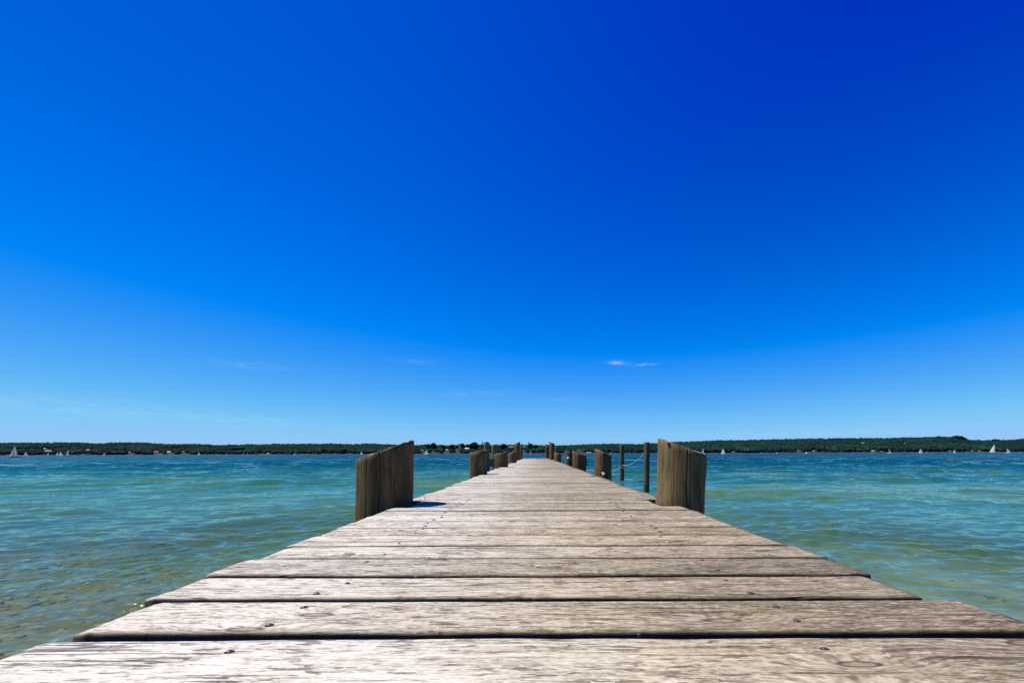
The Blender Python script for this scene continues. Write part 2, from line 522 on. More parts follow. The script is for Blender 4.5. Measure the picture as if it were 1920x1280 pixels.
def bed_material():
    m, N, b = mat('lakebed_gravel')
    pos = N.n('ShaderNodeNewGeometry').outputs['Position']
    p = N.sep(pos)
    big = N.noise(pos, 0.45, 4, 0.6)
    fine = N.noise(pos, 22.0, 3, 0.6)
    vor = N.n('ShaderNodeTexVoronoi', feature='F1')
    N.put(vor.inputs['Vector'], pos)
    vor.inputs['Scale'].default_value = 13.0
    peb = N.sep(vor.outputs['Color'])[0]
    gravel = N.mix(peb, (0.11, 0.095, 0.045), (0.30, 0.26, 0.16))
    gravel = N.mix(N.rng(vor.outputs['Distance'], 0.35, 0.62), gravel, (0.11, 0.10, 0.05))
    sand = N.mix(fine, (0.35, 0.36, 0.25), (0.54, 0.55, 0.42))
    sandy = N.rng(N.math('ADD', N.math('MULTIPLY', p[0], 0.16), big), 0.35, 1.15)
    col = N.mix(sandy, gravel, sand)
    alg = N.rng(N.noise(pos, 0.8, 5, 0.7), 0.42, 0.62)
    col = N.mix(N.math('MULTIPLY', alg, 0.75), col, (0.120, 0.120, 0.026))
    N.put(b.inputs['Base Color'], col)
    b.inputs['Roughness'].default_value = 0.9
    return m


def foliage_material(name, a, bcol, c_):
    m, N, b = mat(name)
    tone = N.attr('tone')
    tc = N.n('ShaderNodeNewGeometry').outputs['Position']
    f = N.noise(tc, 0.35, 3, 0.7)
    t = N.math('ADD', N.math('MULTIPLY', tone, 0.75), N.math('MULTIPLY', f, 0.35))
    N.put(b.inputs['Base Color'], N.ramp(t, [(0.15, a), (0.55, bcol), (1.0, c_)]))
    b.inputs['Roughness'].default_value = 0.9
    b.inputs['Specular IOR Level'].default_value = 0.05
    return m


M = {}
M['plank'] = plank_material()
M['pile'] = pile_material('weathered_pile_wood', (0.030, 0.018, 0.007), (0.092, 0.060, 0.026), (0.21, 0.15, 0.078), (0.070, 0.056, 0.018))
M['pile_grey'] = pile_material('grey_pile_wood', (0.040, 0.027, 0.011), (0.118, 0.086, 0.040), (0.225, 0.170, 0.092), (0.080, 0.064, 0.024))
M['pole'] = pile_material('slim_pole_wood', (0.022, 0.016, 0.009), (0.070, 0.054, 0.030), (0.17, 0.145, 0.095), (0.045, 0.048, 0.022))
M['cut'] = cut_material()
M['beam'] = plain('wet_beam_wood', (0.085, 0.060, 0.034), 0.85, 0.4, 12.0)
M['iron'] = plain('rusty_iron', (0.016, 0.011, 0.008), 0.8, 0.5, 400.0, 0.0)
M['steel'] = plain('worn_steel', (0.32, 0.31, 0.29), 0.35, 0.2, 200.0, 0.9)
M['rope'] = plain('pale_rope', (0.36, 0.36, 0.34), 0.9, 0.2, 60.0)
M['lime'] = plain('white_lime_stain', (0.78, 0.76, 0.70), 0.9, 0.1, 40.0)
M['twig'] = plain('dry_grass', (0.16, 0.11, 0.05), 0.9, 0.3, 60.0)
M['water'] = water_material()
M['bed'] = bed_material()
M['stone'] = None
M['forest'] = foliage_material('forest_leaves', (0.0040, 0.0150, 0.0165), (0.0090, 0.0300, 0.0250), (0.034, 0.068, 0.040))
M['crown_dark'] = foliage_material('dark_tree_leaves', (0.0025, 0.0075, 0.0075), (0.0045, 0.0125, 0.0100), (0.010, 0.022, 0.013))
M['crown_light'] = foliage_material('light_tree_leaves', (0.015, 0.032, 0.016), (0.032, 0.056, 0.026), (0.065, 0.092, 0.042))
M['trunk'] = plain('bark', (0.06, 0.045, 0.03), 0.9, 0.3, 2.0)
M['hill'] = plain('hill_ground', (0.008, 0.018, 0.010), 0.95, 0.4, 0.02)
M['shore'] = plain('pale_shore', (0.045, 0.055, 0.050), 0.95, 0.3, 0.05)
M['white_wall'] = plain('white_render', (0.58, 0.57, 0.54), 0.8, 0.08, 0.3)
M['bright_wall'] = plain('fresh_white_render', (0.80, 0.79, 0.76), 0.8, 0.05, 0.3)
M['bright_roof'] = plain('white_metal_roof', (0.72, 0.71, 0.69), 0.6, 0.06, 0.4)
M['cream_wall'] = plain('cream_render', (0.32, 0.29, 0.23), 0.8, 0.1, 0.3)
M['pink_wall'] = plain('pink_brick', (0.24, 0.155, 0.13), 0.8, 0.15, 0.3)
M['grey_wall'] = plain('grey_boards', (0.22, 0.21, 0.19), 0.8, 0.15, 0.3)
M['red_roof'] = plain('red_tiles', (0.20, 0.105, 0.085), 0.8, 0.2, 0.4)
M['dark_roof'] = plain('dark_tiles', (0.07, 0.06, 0.055), 0.8, 0.2, 0.4)
M['pale_roof'] = plain('pale_metal_roof', (0.34, 0.33, 0.31), 0.6, 0.08, 0.4)
M['copper'] = plain('dark_spire_slate', (0.020, 0.026, 0.030), 0.6, 0.2, 0.4)
M['pane'] = plain('dark_window', (0.03, 0.035, 0.04), 0.2, 0.1, 0.4)
M['hull_white'] = plain('white_hull', (0.80, 0.80, 0.80), 0.35, 0.05, 0.6)
M['hull_dark'] = plain('dark_hull', (0.030, 0.018, 0.022), 0.35, 0.2, 0.6)
M['hull_red'] = plain('red_hull', (0.50, 0.06, 0.05), 0.35, 0.1, 0.6)
M['mast'] = plain('pale_mast', (0.55, 0.53, 0.50), 0.4, 0.1, 2.0)
M['skin'] = plain('sailor_clothes', (0.10, 0.10, 0.16), 0.8, 0.3, 5.0)

def sailcloth(name, col):
    m, N, b = mat(name)
    t = N.t
    f = N.noise(N.n('ShaderNodeTexCoord').outputs['Object'], 0.8, 3)
    cc = N.mix(f, tuple(x * 0.92 for x in col), col)
    df = N.n('ShaderNodeBsdfDiffuse')
    tl = N.n('ShaderNodeBsdfTranslucent')
    N.put(df.inputs['Color'], cc)
    N.put(tl.inputs['Color'], cc)
    mx_ = N.n('ShaderNodeMixShader')
    mx_.inputs[0].default_value = 0.40
    t.links.new(df.outputs[0], mx_.inputs[1])
    t.links.new(tl.outputs[0], mx_.inputs[2])
    t.links.new(mx_.outputs[0], t.nodes['Material Output'].inputs[0])
    return m


M['sail'] = sailcloth('white_sailcloth', (0.94, 0.93, 0.86))
M['sail_grey'] = sailcloth('grey_sailcloth', (0.60, 0.62, 0.54))
M['sail_yellow'] = sailcloth('yellow_sailcloth', (0.62, 0.50, 0.14))

# ------------------------------------------------------------------ lake bed and water
def bed_z(x, y):
    dist_out = np.maximum(y, -30.0)
    base = 0.36 + 0.048 * np.maximum(dist_out - 1.0, -6.0) + 0.0011 * np.clip(dist_out - 8.0, 0, 60) ** 2
    base = base + 0.030 * np.clip(np.abs(x) - 1.0, 0, 12) * np.where(x > 0, 0.3, -0.25)
    base = np.minimum(np.maximum(base, 0.14), 14.0)
    return -(base + 0.05 * vnoise(x * 0.8, y * 0.8, 3) + 0.03 * vnoise(x * 2.2, y * 2.2, 4))


nx, ny = 140, 160
bx = np.concatenate([-np.geomspace(60, 0.2, 70), np.geomspace(0.2, 60, 70)])
by = np.concatenate([np.linspace(-40, 0, 20, endpoint=False), np.linspace(0, 14, 100, endpoint=False), np.geomspace(14, 90, 40)])
gx, gy = np.meshgrid(bx, by)
bv = np.stack([gx, gy, bed_z(gx, gy)], -1).reshape(-1, 3)
ii = np.arange(nx * ny).reshape(ny, nx)
bf = np.stack([ii[:-1, :-1], ii[:-1, 1:], ii[1:, 1:], ii[1:, :-1]], -1).reshape(-1, 4)
lb = new_obj('lakebed', bv, bf, M['bed'], smooth=True)
lb['kind'] = 'structure'
lb['label'] = 'pebbly sandy lake bottom under the shallow water'

rng = np.random.default_rng(31)
# waves: a sum of short crested components travelling towards the near shore
comps = []
for lam in np.geomspace(0.09, 2.8, 84):
    th = rad(-90 + 12) + rng.normal(0, rad(30 if lam < 1.0 else 26))
    slope = 0.042 * float(np.interp(lam, [0.09, 0.18, 0.35, 0.8, 1.4, 2.8], [0.9, 1.25, 1.3, 1.1, 1.0, 0.75]))
    comps.append((lam, th, slope * lam / (2 * math.pi), rng.uniform(0, 6.28)))
front = np.linspace(rad(-64), rad(64), 620)
back = np.linspace(rad(64), rad(296), 62)[1:-1]
ang = np.concatenate([front, back])
rr = np.concatenate([np.geomspace(0.25, 1.2, 24, endpoint=False), np.geomspace(1.2, 8, 360, endpoint=False), np.geomspace(8, 30, 220, endpoint=False), np.geomspace(30, 110, 150, endpoint=False), np.geomspace(110, 9000, 60)])
A, R_ = np.meshgrid(ang, rr)
X, Y = np.sin(A) * R_, np.cos(A) * R_
drow = np.gradient(rr)[:, None] * np.ones_like(A)
dcol = R_ * np.where(np.abs(A) <= rad(64), front[1] - front[0], rad(3.8))
Z = np.zeros_like(X)
XX, YY = X.copy(), Y.copy()
group = 0.75 + 0.5 * vnoise(X * 0.33, Y * 0.4, 11)
for lam, th, amp, ph in comps:
    k = 2 * math.pi / lam
    # keep only what the mesh resolves here
    fade = np.clip((lam / np.maximum(drow, dcol * 0.6) - 2.2) / 2.0, 0, 1)
    # the longer waves die down over the shallows by the shore; small ripples stay
    if lam > 0.35:
        calm = np.interp(lam, [0.35, 0.9], [0.70, 0.16])
        fade = fade * (calm + (1 - calm) * np.clip((Y - 3.0) / 11.0, 0, 1))
    elif lam < 0.3:
        fade = fade * (1.05 - 0.05 * np.clip((Y - 3.0) / 8.0, 0, 1))
    arg = k * (X * math.cos(th) + Y * math.sin(th)) + ph + 0.9 * vnoise(X * 0.7 / lam, Y * 0.7 / lam, int(lam * 100))
    Z += fade * amp * np.sin(arg)
    XX -= fade * amp * 0.6 * math.cos(th) * np.cos(arg)
    YY -= fade * amp * 0.6 * math.sin(th) * np.cos(arg)
Z *= group
wv = np.stack([XX, YY, Z], -1).reshape(-1, 3)
na, nr = len(ang), len(rr)
ii = np.arange(na * nr).reshape(nr, na)
jj = np.concatenate([ii, ii[:, :1]], 1)
wf = np.stack([jj[:-1, :-1], jj[:-1, 1:], jj[1:, 1:], jj[1:, :-1]], -1).reshape(-1, 4)
cv = len(wv)
wv = np.concatenate([wv, [[0, 0, 0]]])
depth = np.append(np.clip(-bed_z(X, Y), 0.05, 14).ravel(), 0.3)
deep2 = np.append((np.clip((Y - 45) / 220, 0, 1)).ravel(), 0)
depth = depth * (1 - 0.0) + deep2 * 0
wtri = np.stack([np.full(na, cv), jj[0, :-1], jj[0, 1:]], -1)
me_faces = wf
wat = new_obj('water', wv, wf, M['water'], smooth=True, pattr={'depth': depth})
wat['kind'] = 'structure'
wat['label'] = 'rippled turquoise lake water turning deep blue towards the far shore'

# stones on the bed
def ico(sub=1):
    t = (1 + 5 ** 0.5) / 2
    v = np.array([(-1, t, 0), (1, t, 0), (-1, -t, 0), (1, -t, 0), (0, -1, t), (0, 1, t), (0, -1, -t), (0, 1, -t), (t, 0, -1), (t, 0, 1), (-t, 0, -1), (-t, 0, 1)], float)
    v /= np.linalg.norm(v[0])
    f = [(0, 11, 5), (0, 5, 1), (0, 1, 7), (0, 7, 10), (0, 10, 11), (1, 5, 9), (5, 11, 4), (11, 10, 2), (10, 7, 6), (7, 1, 8), (3, 9, 4), (3, 4, 2), (3, 2, 6), (3, 6, 8), (3, 8, 9), (4, 9, 5), (2, 4, 11), (6, 2, 10), (8, 6, 7), (9, 8, 1)]
    for _ in range(sub):
        v = list(map(tuple, v))
        mid, nf = {}, []
        def mp(a, b_):
            k = (min(a, b_), max(a, b_))
            if k not in mid:
                q = np.array(v[a]) + np.array(v[b_])
                v.append(tuple(q / np.linalg.norm(q)))
                mid[k] = len(v) - 1
            return mid[k]
        for a, b_, c_ in f:
            ab, bc, ca = mp(a, b_), mp(b_, c_), mp(c_, a)
            nf += [(a, ab, ca), (b_, bc, ab), (c_, ca, bc), (ab, bc, ca)]
        f = nf
        v = np.array(v)
    return np.array(v), np.array(f)


I0, F0 = ico(0)
I1, F1 = ico(1)


def blobs(cx, cy, cz, sx, sy, sz, V, Fc, jitter, tone):
    n, k = len(cx), len(V)
    a = rng.uniform(0, 6.28, n)
    s = 1 + rng.uniform(-jitter, jitter, (n, k))
    P = V[None] * s[..., None]
    P = P * np.stack([sx, sy, sz], -1)[:, None, :]
    ca, sa = np.cos(a)[:, None], np.sin(a)[:, None]
    x = P[..., 0] * ca - P[..., 1] * sa
    y = P[..., 0] * sa + P[..., 1] * ca
    out = np.stack([x + cx[:, None], y + cy[:, None], P[..., 2] + cz[:, None]], -1).reshape(-1, 3)
    fc = (Fc[None] + (np.arange(n) * k)[:, None, None]).reshape(-1, 3)
    return out, fc, np.repeat(tone, k)


m, N, b = mat('lake_stones')
tone = N.attr('tone')
fN = N.noise(N.n('ShaderNodeNewGeometry').outputs['Position'], 40.0, 3)
colr = N.ramp(tone, [(0.0, (0.06, 0.050, 0.035)), (0.4, (0.17, 0.135, 0.085)), (0.75, (0.31, 0.255, 0.18)), (1.0, (0.46, 0.42, 0.36))])
N.put(b.inputs['Base Color'], N.mix(N.math('MULTIPLY', fN, 0.9), colr, (0.17, 0.145, 0.055)))
b.inputs['Roughness'].default_value = 0.8
M['stone'] = m
n = 5200
n = 7500
sx_ = np.concatenate([-rng.uniform(0.3, 9.5, int(n * .97)), rng.uniform(0.3, 9, n - int(n * .97))])
sy_ = 0.6 + 10.5 * rng.uniform(0, 1, n) ** 1.3
keep = (rng.uniform(0, 1, n) < 0.35 + 0.65 * (vnoise(sx_ * 0.9, sy_ * 1.1, 21) > -0.1))
sx_, sy_ = sx_[keep], sy_[keep]
n = len(sx_)
sz_ = np.clip(0.019 * np.exp(rng.normal(0, 0.6, n)), 0.007, 0.055)
P, fc, tn = blobs(sx_, sy_, bed_z(sx_, sy_) + sz_ * 0.08, sz_ * 1.3, sz_, sz_ * 0.42, I1, F1, 0.13, rng.uniform(0, 1, n) ** 1.2)
st = new_obj('stones', P, fc, M['stone'], smooth=True, pattr={'tone': tn})
st['kind'] = 'stuff'
st['label'] = 'rounded pale and brown stones scattered over the shallow lake bottom'
st['category'] = 'stones'

# ------------------------------------------------------------------ piles and poles
def pile(name, X0, Y0, r, zl, zr, material, label, sy=0.0, seed=0.5, lean=(0, 0), bulge=(), grooves=(), group='wooden piles along the jetty', flute=0.035, bottom=None, nseg=84, nrow=26, cat='wooden post', flat=False):
    """round timber driven into the lake bed; its top is sawn on a slant (zl at the left rim, zr at the right)"""
    zb = float(bed_z(np.array([X0]), np.array([Y0]))[0]) - 0.15 if bottom is None else bottom
    th = np.linspace(0, 2 * math.pi, nseg, endpoint=False)
    vs, gr = [], []
    zmin = min(zl, zr)
    for j in range(nrow + 1):
        t = j / nrow
        u = t ** 0.8
        for i, a in enumerate(th):
            ca, sa = math.cos(a), math.sin(a)
            rr_ = r * (1 + flute * float(vnoise(a * 1.6 + seed * 40, 3.0 + t * 1.2, 5)) + flute * 0.14 * float(vnoise(a * 7 + seed * 90, t * 2.0, 6)))
            ztop = (zl + zr) / 2 + (zr - zl) / 2 * ca + sy * sa * r + 0.0035 * float(vnoise(a * 5, seed * 30, 8))
            z = zb + (ztop - zb) * u
            for (z0, a0, wz, wa, amt) in bulge:
                da = (a - a0 + math.pi) % (2 * math.pi) - math.pi
                rr_ += amt * math.exp(-((z - z0) / wz) ** 2 - (da / wa) ** 2)
            g_ = 0.0
            for (a0, wid, dep_, z_from) in grooves:
                aw = a0 + 0.03 * float(vnoise(z * 6.0, a0 * 10, 9))
                da = (a - aw + math.pi) % (2 * math.pi) - math.pi
                e_ = math.exp(-(da / wid) ** 2) * (1.0 if z > z_from else 0.0)
                rr_ -= dep_ * e_
                g_ = max(g_, e_ * 0.95 if dep_ > 0.007 else e_ * 0.6)
            gr.append(g_)
            vs.append((rr_ * ca + lean[0] * (z - DECK), rr_ * sa + lean[1] * (z - DECK), z))
    fs, fm = [], []
    for j in range(nrow):
        for i in range(nseg):
            k = (i + 1) % nseg
            fs.append((j * nseg + i, j * nseg + k, (j + 1) * nseg + k, (j + 1) * nseg + i))
            fm.append(0)
    # rounded-over rim and sawn face
    top = nrow * nseg
    base = len(vs)
    for i in range(nseg):
        p = vs[top + i]
        vs.append((p[0] * 0.965, p[1] * 0.965, p[2] + 0.004))
        gr.append(0)
    vs.append((lean[0] * ((zl + zr) / 2 - DECK), 0, (zl + zr) / 2 + 0.004))
    gr.append(0)
    for i in range(nseg):
        k = (i + 1) % nseg
        fs.append((top + i, top + k, base + k, base + i))
        fm.append(0)
        fs.append((base + i, base + k, len(vs) - 1))
        fm.append(1)
    o = new_obj(name, vs, fs, [material, M['cut']], None, fm, True, {'seed': seed, 'groove': np.array(gr)}, (X0, Y0, 0))
    tag(o, label, cat, group)
    return o


def span(pl, pr, D, tl, tr):
    """measured left/right rim pixels and top heights -> centre x, radius, z of the rims"""
    x0, _, zl = pix(pl, tl, D)
    x1, _, zr = pix(pr, tr, D)
    return (x0 + x1) / 2, (x1 - x0) / 2, zl, zr


PILES = []      # (x, y, r) for notching the planks


def big(pl, pr, D, tl, tr, label, mat_='pile', **kw):
    x, r, zl, zr = span(pl, pr, D, tl, tr)
    # the saw cut also falls towards the near side, as on the real piles
    cut = 0.85 * ((zl + zr) / 2 - EYE - (zr - zl) / (2 * r) * x) / D
    o = pile('jetty_pile', x, D, r, zl, zr, M[mat_], label, sy=cut, **kw)
    PILES.append((x, D, r))
    return o


front_a = -math.pi / 2
L1 = big(668.5, 770, 2.53, 861.5, 827, 'thick dark brown pile nearest the camera on the left jetty edge, slanted top', seed=0.13,
         grooves=((front_a - 0.80, 0.013, 0.009, -1), (front_a + 0.16, 0.014, 0.010, -1), (front_a - 0.28, 0.010, 0.005, 0.2), (front_a + 0.52, 0.010, 0.004, -1)), flute=0.045, nseg=220, nrow=44, lean=(0.022, 0))
R1 = big(1233, 1319, 2.56, 823, 852.5, 'thick yellowish brown pile nearest the camera on the right edge, split down its middle', 'pile_grey', seed=0.41,
         grooves=((front_a - 0.08, 0.014, 0.014, -1), (front_a - 0.62, 0.010, 0.004, 0.4)), bulge=((0.93, 0.05, 0.10, 0.7, 0.012), (DECK, math.pi, 0.05, 0.5, 0.01)), flute=0.03, nseg=220, nrow=44, lean=(0.02, 0))
L2 = big(880, 913.5, 6.2, 849.5, 843.5, 'squat brown pile on the left jetty edge, second from the camera', seed=0.77, grooves=((front_a + 0.1, 0.03, 0.01, -1), (front_a - 0.7, 0.03, 0.006, -1)))
L3 = big(926.5, 953, 9.6, 852, 846, 'gnarled mossy pile on the left jetty edge beside the black cross beam', seed=0.91, bulge=((0.93, math.pi, 0.07, 0.6, 0.02), (0.8, math.pi * 1.25, 0.06, 0.4, 0.015)), flute=0.07)
L4 = big(954, 968.6, 13.7, 848.8, 847, 'low pile on the left jetty edge before the two tall end piles', seed=0.35)
L5 = big(965, 975.3, 20.0, 832, 828, 'tall brown pile with slanted top near the left far end of the jetty', seed=0.22, nseg=40, nrow=14)
L6 = big(974.8, 980, 23.3, 833.5, 832, 'slimmer dark pile right behind the tall pile at the left far end', 'pole', seed=0.52, nseg=32, nrow=12)
R2 = big(1115, 1146, 5.6, 841.6, 853.4, 'brown pile with a white stain low on its face, second on the right edge', seed=0.63, bulge=((0.75, front_a + 0.25, 0.05, 0.35, -0.018),), grooves=((front_a + 0.0, 0.03, 0.008, 0.8),))
R3 = big(1074, 1098.4, 9.1, 845, 853.5, 'knobbly pile on the right jetty edge, third from the camera', seed=0.08, bulge=((0.78, 0.0, 0.07, 0.6, 0.03), (0.72, front_a + 0.5, 0.06, 0.5, -0.02), (0.9, 0.1, 0.04, 0.5, 0.015)), flute=0.06)
R4 = big(1059.5, 1073.5, 12.6, 845, 849, 'pile with a white blotch on the right edge, fourth from the camera', seed=0.87)
R5 = big(1039, 1052.5, 16.4, 847, 851, 'short pale grey pile on the right edge beside the tall far pile', 'pile_grey', seed=0.31, nseg=48, nrow=14)
R6 = big(1029.6, 1040, 20.4, 828, 831.5, 'tall pile with slanted top at the right far end of the jetty', seed=0.69, nseg=40, nrow=14)
R7 = big(1022.5, 1029.6, 26.4, 832, 834, 'farthest pile just beyond the end of the jetty on the right', 'pole', seed=0.47, nseg=32, nrow=12)


def pole(pl, pr, D, t, label, seed, group, cat='wooden post', lean=(0, 0), m_='pole'):
    x, r, zl, zr = span(pl, pr, D, t, t)
    return pile('mooring_pole', x, D, r, zl, zr, M[m_], label, seed=seed, group=group, nseg=40, nrow=20, flute=0.05, cat=cat, lean=lean), x, r, zl


T1, t1x, t1r, t1z = pole(1207, 1217.6, 11.3, 829, 'nearer slim dark pole in the water right of the jetty, rope at its top', 0.15, 'slim poles in the water right of the jetty', lean=(0.012, 0))
T2, t2x, t2r, t2z = pole(1162, 1169.8, 15.2, 834, 'farther slim pole in the water right of the jetty, rope round its middle', 0.55, 'slim poles in the water right of the jetty')
P1_, p1x, p1r, p1z = pole(907.5, 917.5, 11.0, 829.5, 'tall grey brown pole behind the second left pile', 0.66, 'tall poles left of the jetty', m_='pile_grey')
P2_, p2x, p2r, p2z = pole(922, 931, 13.4, 833.5, 'slightly shorter pole standing behind the black cross beam on the left', 0.28, 'tall poles left of the jetty', m_='pile_grey')
P3_, p3x, p3r, p3z = pole(1040.3, 1046.3, 23.5, 836.5, 'dark pole behind the tall pile at the right far end', 0.81, 'poles off the far end of the jetty')

# details carried by single piles
def patch(name, parent, a0, z0, w, h, r, material, seedv):
    """irregular thin crust lying on a pile's round face"""
    k = 14
    vs, fs = [], []
    for ring in (0.0, 0.5, 1.0):
        for i in range(k):
            t = 2 * math.pi * i / k
            q = ring * (1 + 0.35 * math.sin(3 * t + seedv) + 0.2 * math.sin(5 * t + 2 * seedv))
            a = a0 + q * w / 2 / r * math.cos(t)
            zz = z0 + q * h / 2 * math.sin(t)
            rr_ = r * 1.045 + (0.006 if ring < 1 else -0.004)
            vs.append((rr_ * math.cos(a), rr_ * math.sin(a), zz))
    for j in range(2):
        for i in range(k):
            n_ = (i + 1) % k
            fs.append((j * k + i, j * k + n_, (j + 1) * k + n_, (j + 1) * k + i))
    return new_obj(name, vs, fs, material, parent, None, True)


patch('lime_stain', R2, front_a - 0.12, 0.735, 0.040, 0.045, PILES[7][2], M['lime'], 1.0)['label'] = 'white lime stain'
patch('lime_stain', R4, front_a - 0.25, 0.87, 0.07, 0.06, PILES[9][2], M['lime'], 2.0)['label'] = 'white blotch'
bt = MB()
a = front_a - 0.83
rr1 = PILES[1][2]
bt.tube((rr1 * 0.9 * math.cos(a), rr1 * 0.9 * math.sin(a), 1.055), (rr1 * 1.012 * math.cos(a), rr1 * 1.012 * math.sin(a), 1.055), 0.0085, 0.0085, 6)
bt.tube((rr1 * 1.012 * math.cos(a), rr1 * 1.012 * math.sin(a), 1.055), (rr1 * 1.03 * math.cos(a), rr1 * 1.03 * math.sin(a), 1.055), 0.005, 0.004, 8)
bt.build('bolt', M['iron'], R1)['label'] = 'dark iron bolt near the high tip'

# black cross beam between second and third left pile
cb = MB()
cbx0, cbx1 = pix(915, 860, 9.0)[0], pix(927.5, 860, 9.0)[0]
zt = pix(920, 859.6, 9.0)[2]
cb.box(cbx0, cbx1, 8.93, 9.07, zt - 0.165, zt)
cbo = cb.build('cross_beam', M['beam'])
tag(cbo, 'black cross beam between two piles left of the jetty, its top edge lit', 'beam')

# rope of the mooring poles
def rope(pts, r, n=6):
    vs, fs = [], []
    for q, p in enumerate(pts):
        p = Vector(p)
        t = (Vector(pts[min(q + 1, len(pts) - 1)]) - Vector(pts[max(q - 1, 0)])).normalized()
        a_ = t.orthogonal().normalized() if abs(t.z) > 0.95 else t.cross(Vector((0, 0, 1))).normalized()
        b_ = t.cross(a_)
        for i in range(n):
            w = 2 * math.pi * i / n + q * 0.9
            vs.append(p + (a_ * math.cos(w) + b_ * math.sin(w)) * r * (1.0 if i % 2 else 0.8))
    for q in range(len(pts) - 1):
        for i in range(n):
            k_ = (i + 1) % n
            fs.append((q * n + i, q * n + k_, (q + 1) * n + k_, (q + 1) * n + i))
    return vs, fs


z1, z2 = pix(1207, 851.5, 11.2)[2], pix(1166, 872, 15.0)[2]
x3, y3, z3 = pix(1106, 880.5, 22.0)
rp = []
A0, B0, C0 = Vector((t1x - t1r * 1.1, 11.28, z1)), Vector((t2x, 15.2 - t2r * 1.3, z2)), Vector((x3, y3, z3))
for i in range(31):
    t = i / 30
    p = A0.lerp(B0, t)
    p.z -= 0.10 * 4 * t * (1 - t)
    rp.append(p)
for i in range(14):          # a turn and a half round the pole
    w = front_a + (i / 13) * 3.2 * math.pi
    rp.append(Vector((t2x + math.cos(w) * t2r * 1.25, 15.2 + math.sin(w) * t2r * 1.25, z2 - 0.012 * i)))
D0 = rp[-1]
for i in range(1, 31):
    t = i / 30
    p = D0.lerp(C0, t)
    p.z -= 0.06 * 4 * t * (1 - t)
    rp.append(p)
for i in range(1, 8):
    rp.append(Vector((x3 - 0.25 * i, y3 + 0.8 * i, z3 - 0.09 * i)))
vs, fs = rope(rp, 0.0115)
ro = new_obj('rope', vs, fs, M['rope'], smooth=True)
tag(ro, 'pale rope slung between the two slim poles in the water', 'rope')

# ------------------------------------------------------------------ the jetty
jetty = empty('jetty', (0, 0, 0))
tag(jetty, 'long weathered wooden jetty of cross planks running straight out over the lake', 'jetty')

PITCH = 0.1715
THICK = 0.046
# measured front edges of the first planks (distance from the camera)
edges = [0.510, 0.694, 0.868, 1.037, 1.210, 1.370, 1.556, 1.712]
while edges[-1] < 25.6:
    edges.append(edges[-1] + PITCH + random.uniform(-0.008, 0.008))
behind = [0.510 - PITCH * i for i in range(12, 0, -1)]
ends = {0: (-0.800, 0.845), 1: (-0.772, 0.862), 2: (-0.812, 0.800), 3: (-0.822, 0.818), 4: (-0.800, 0.835), 5: (-0.812, 0.812)}


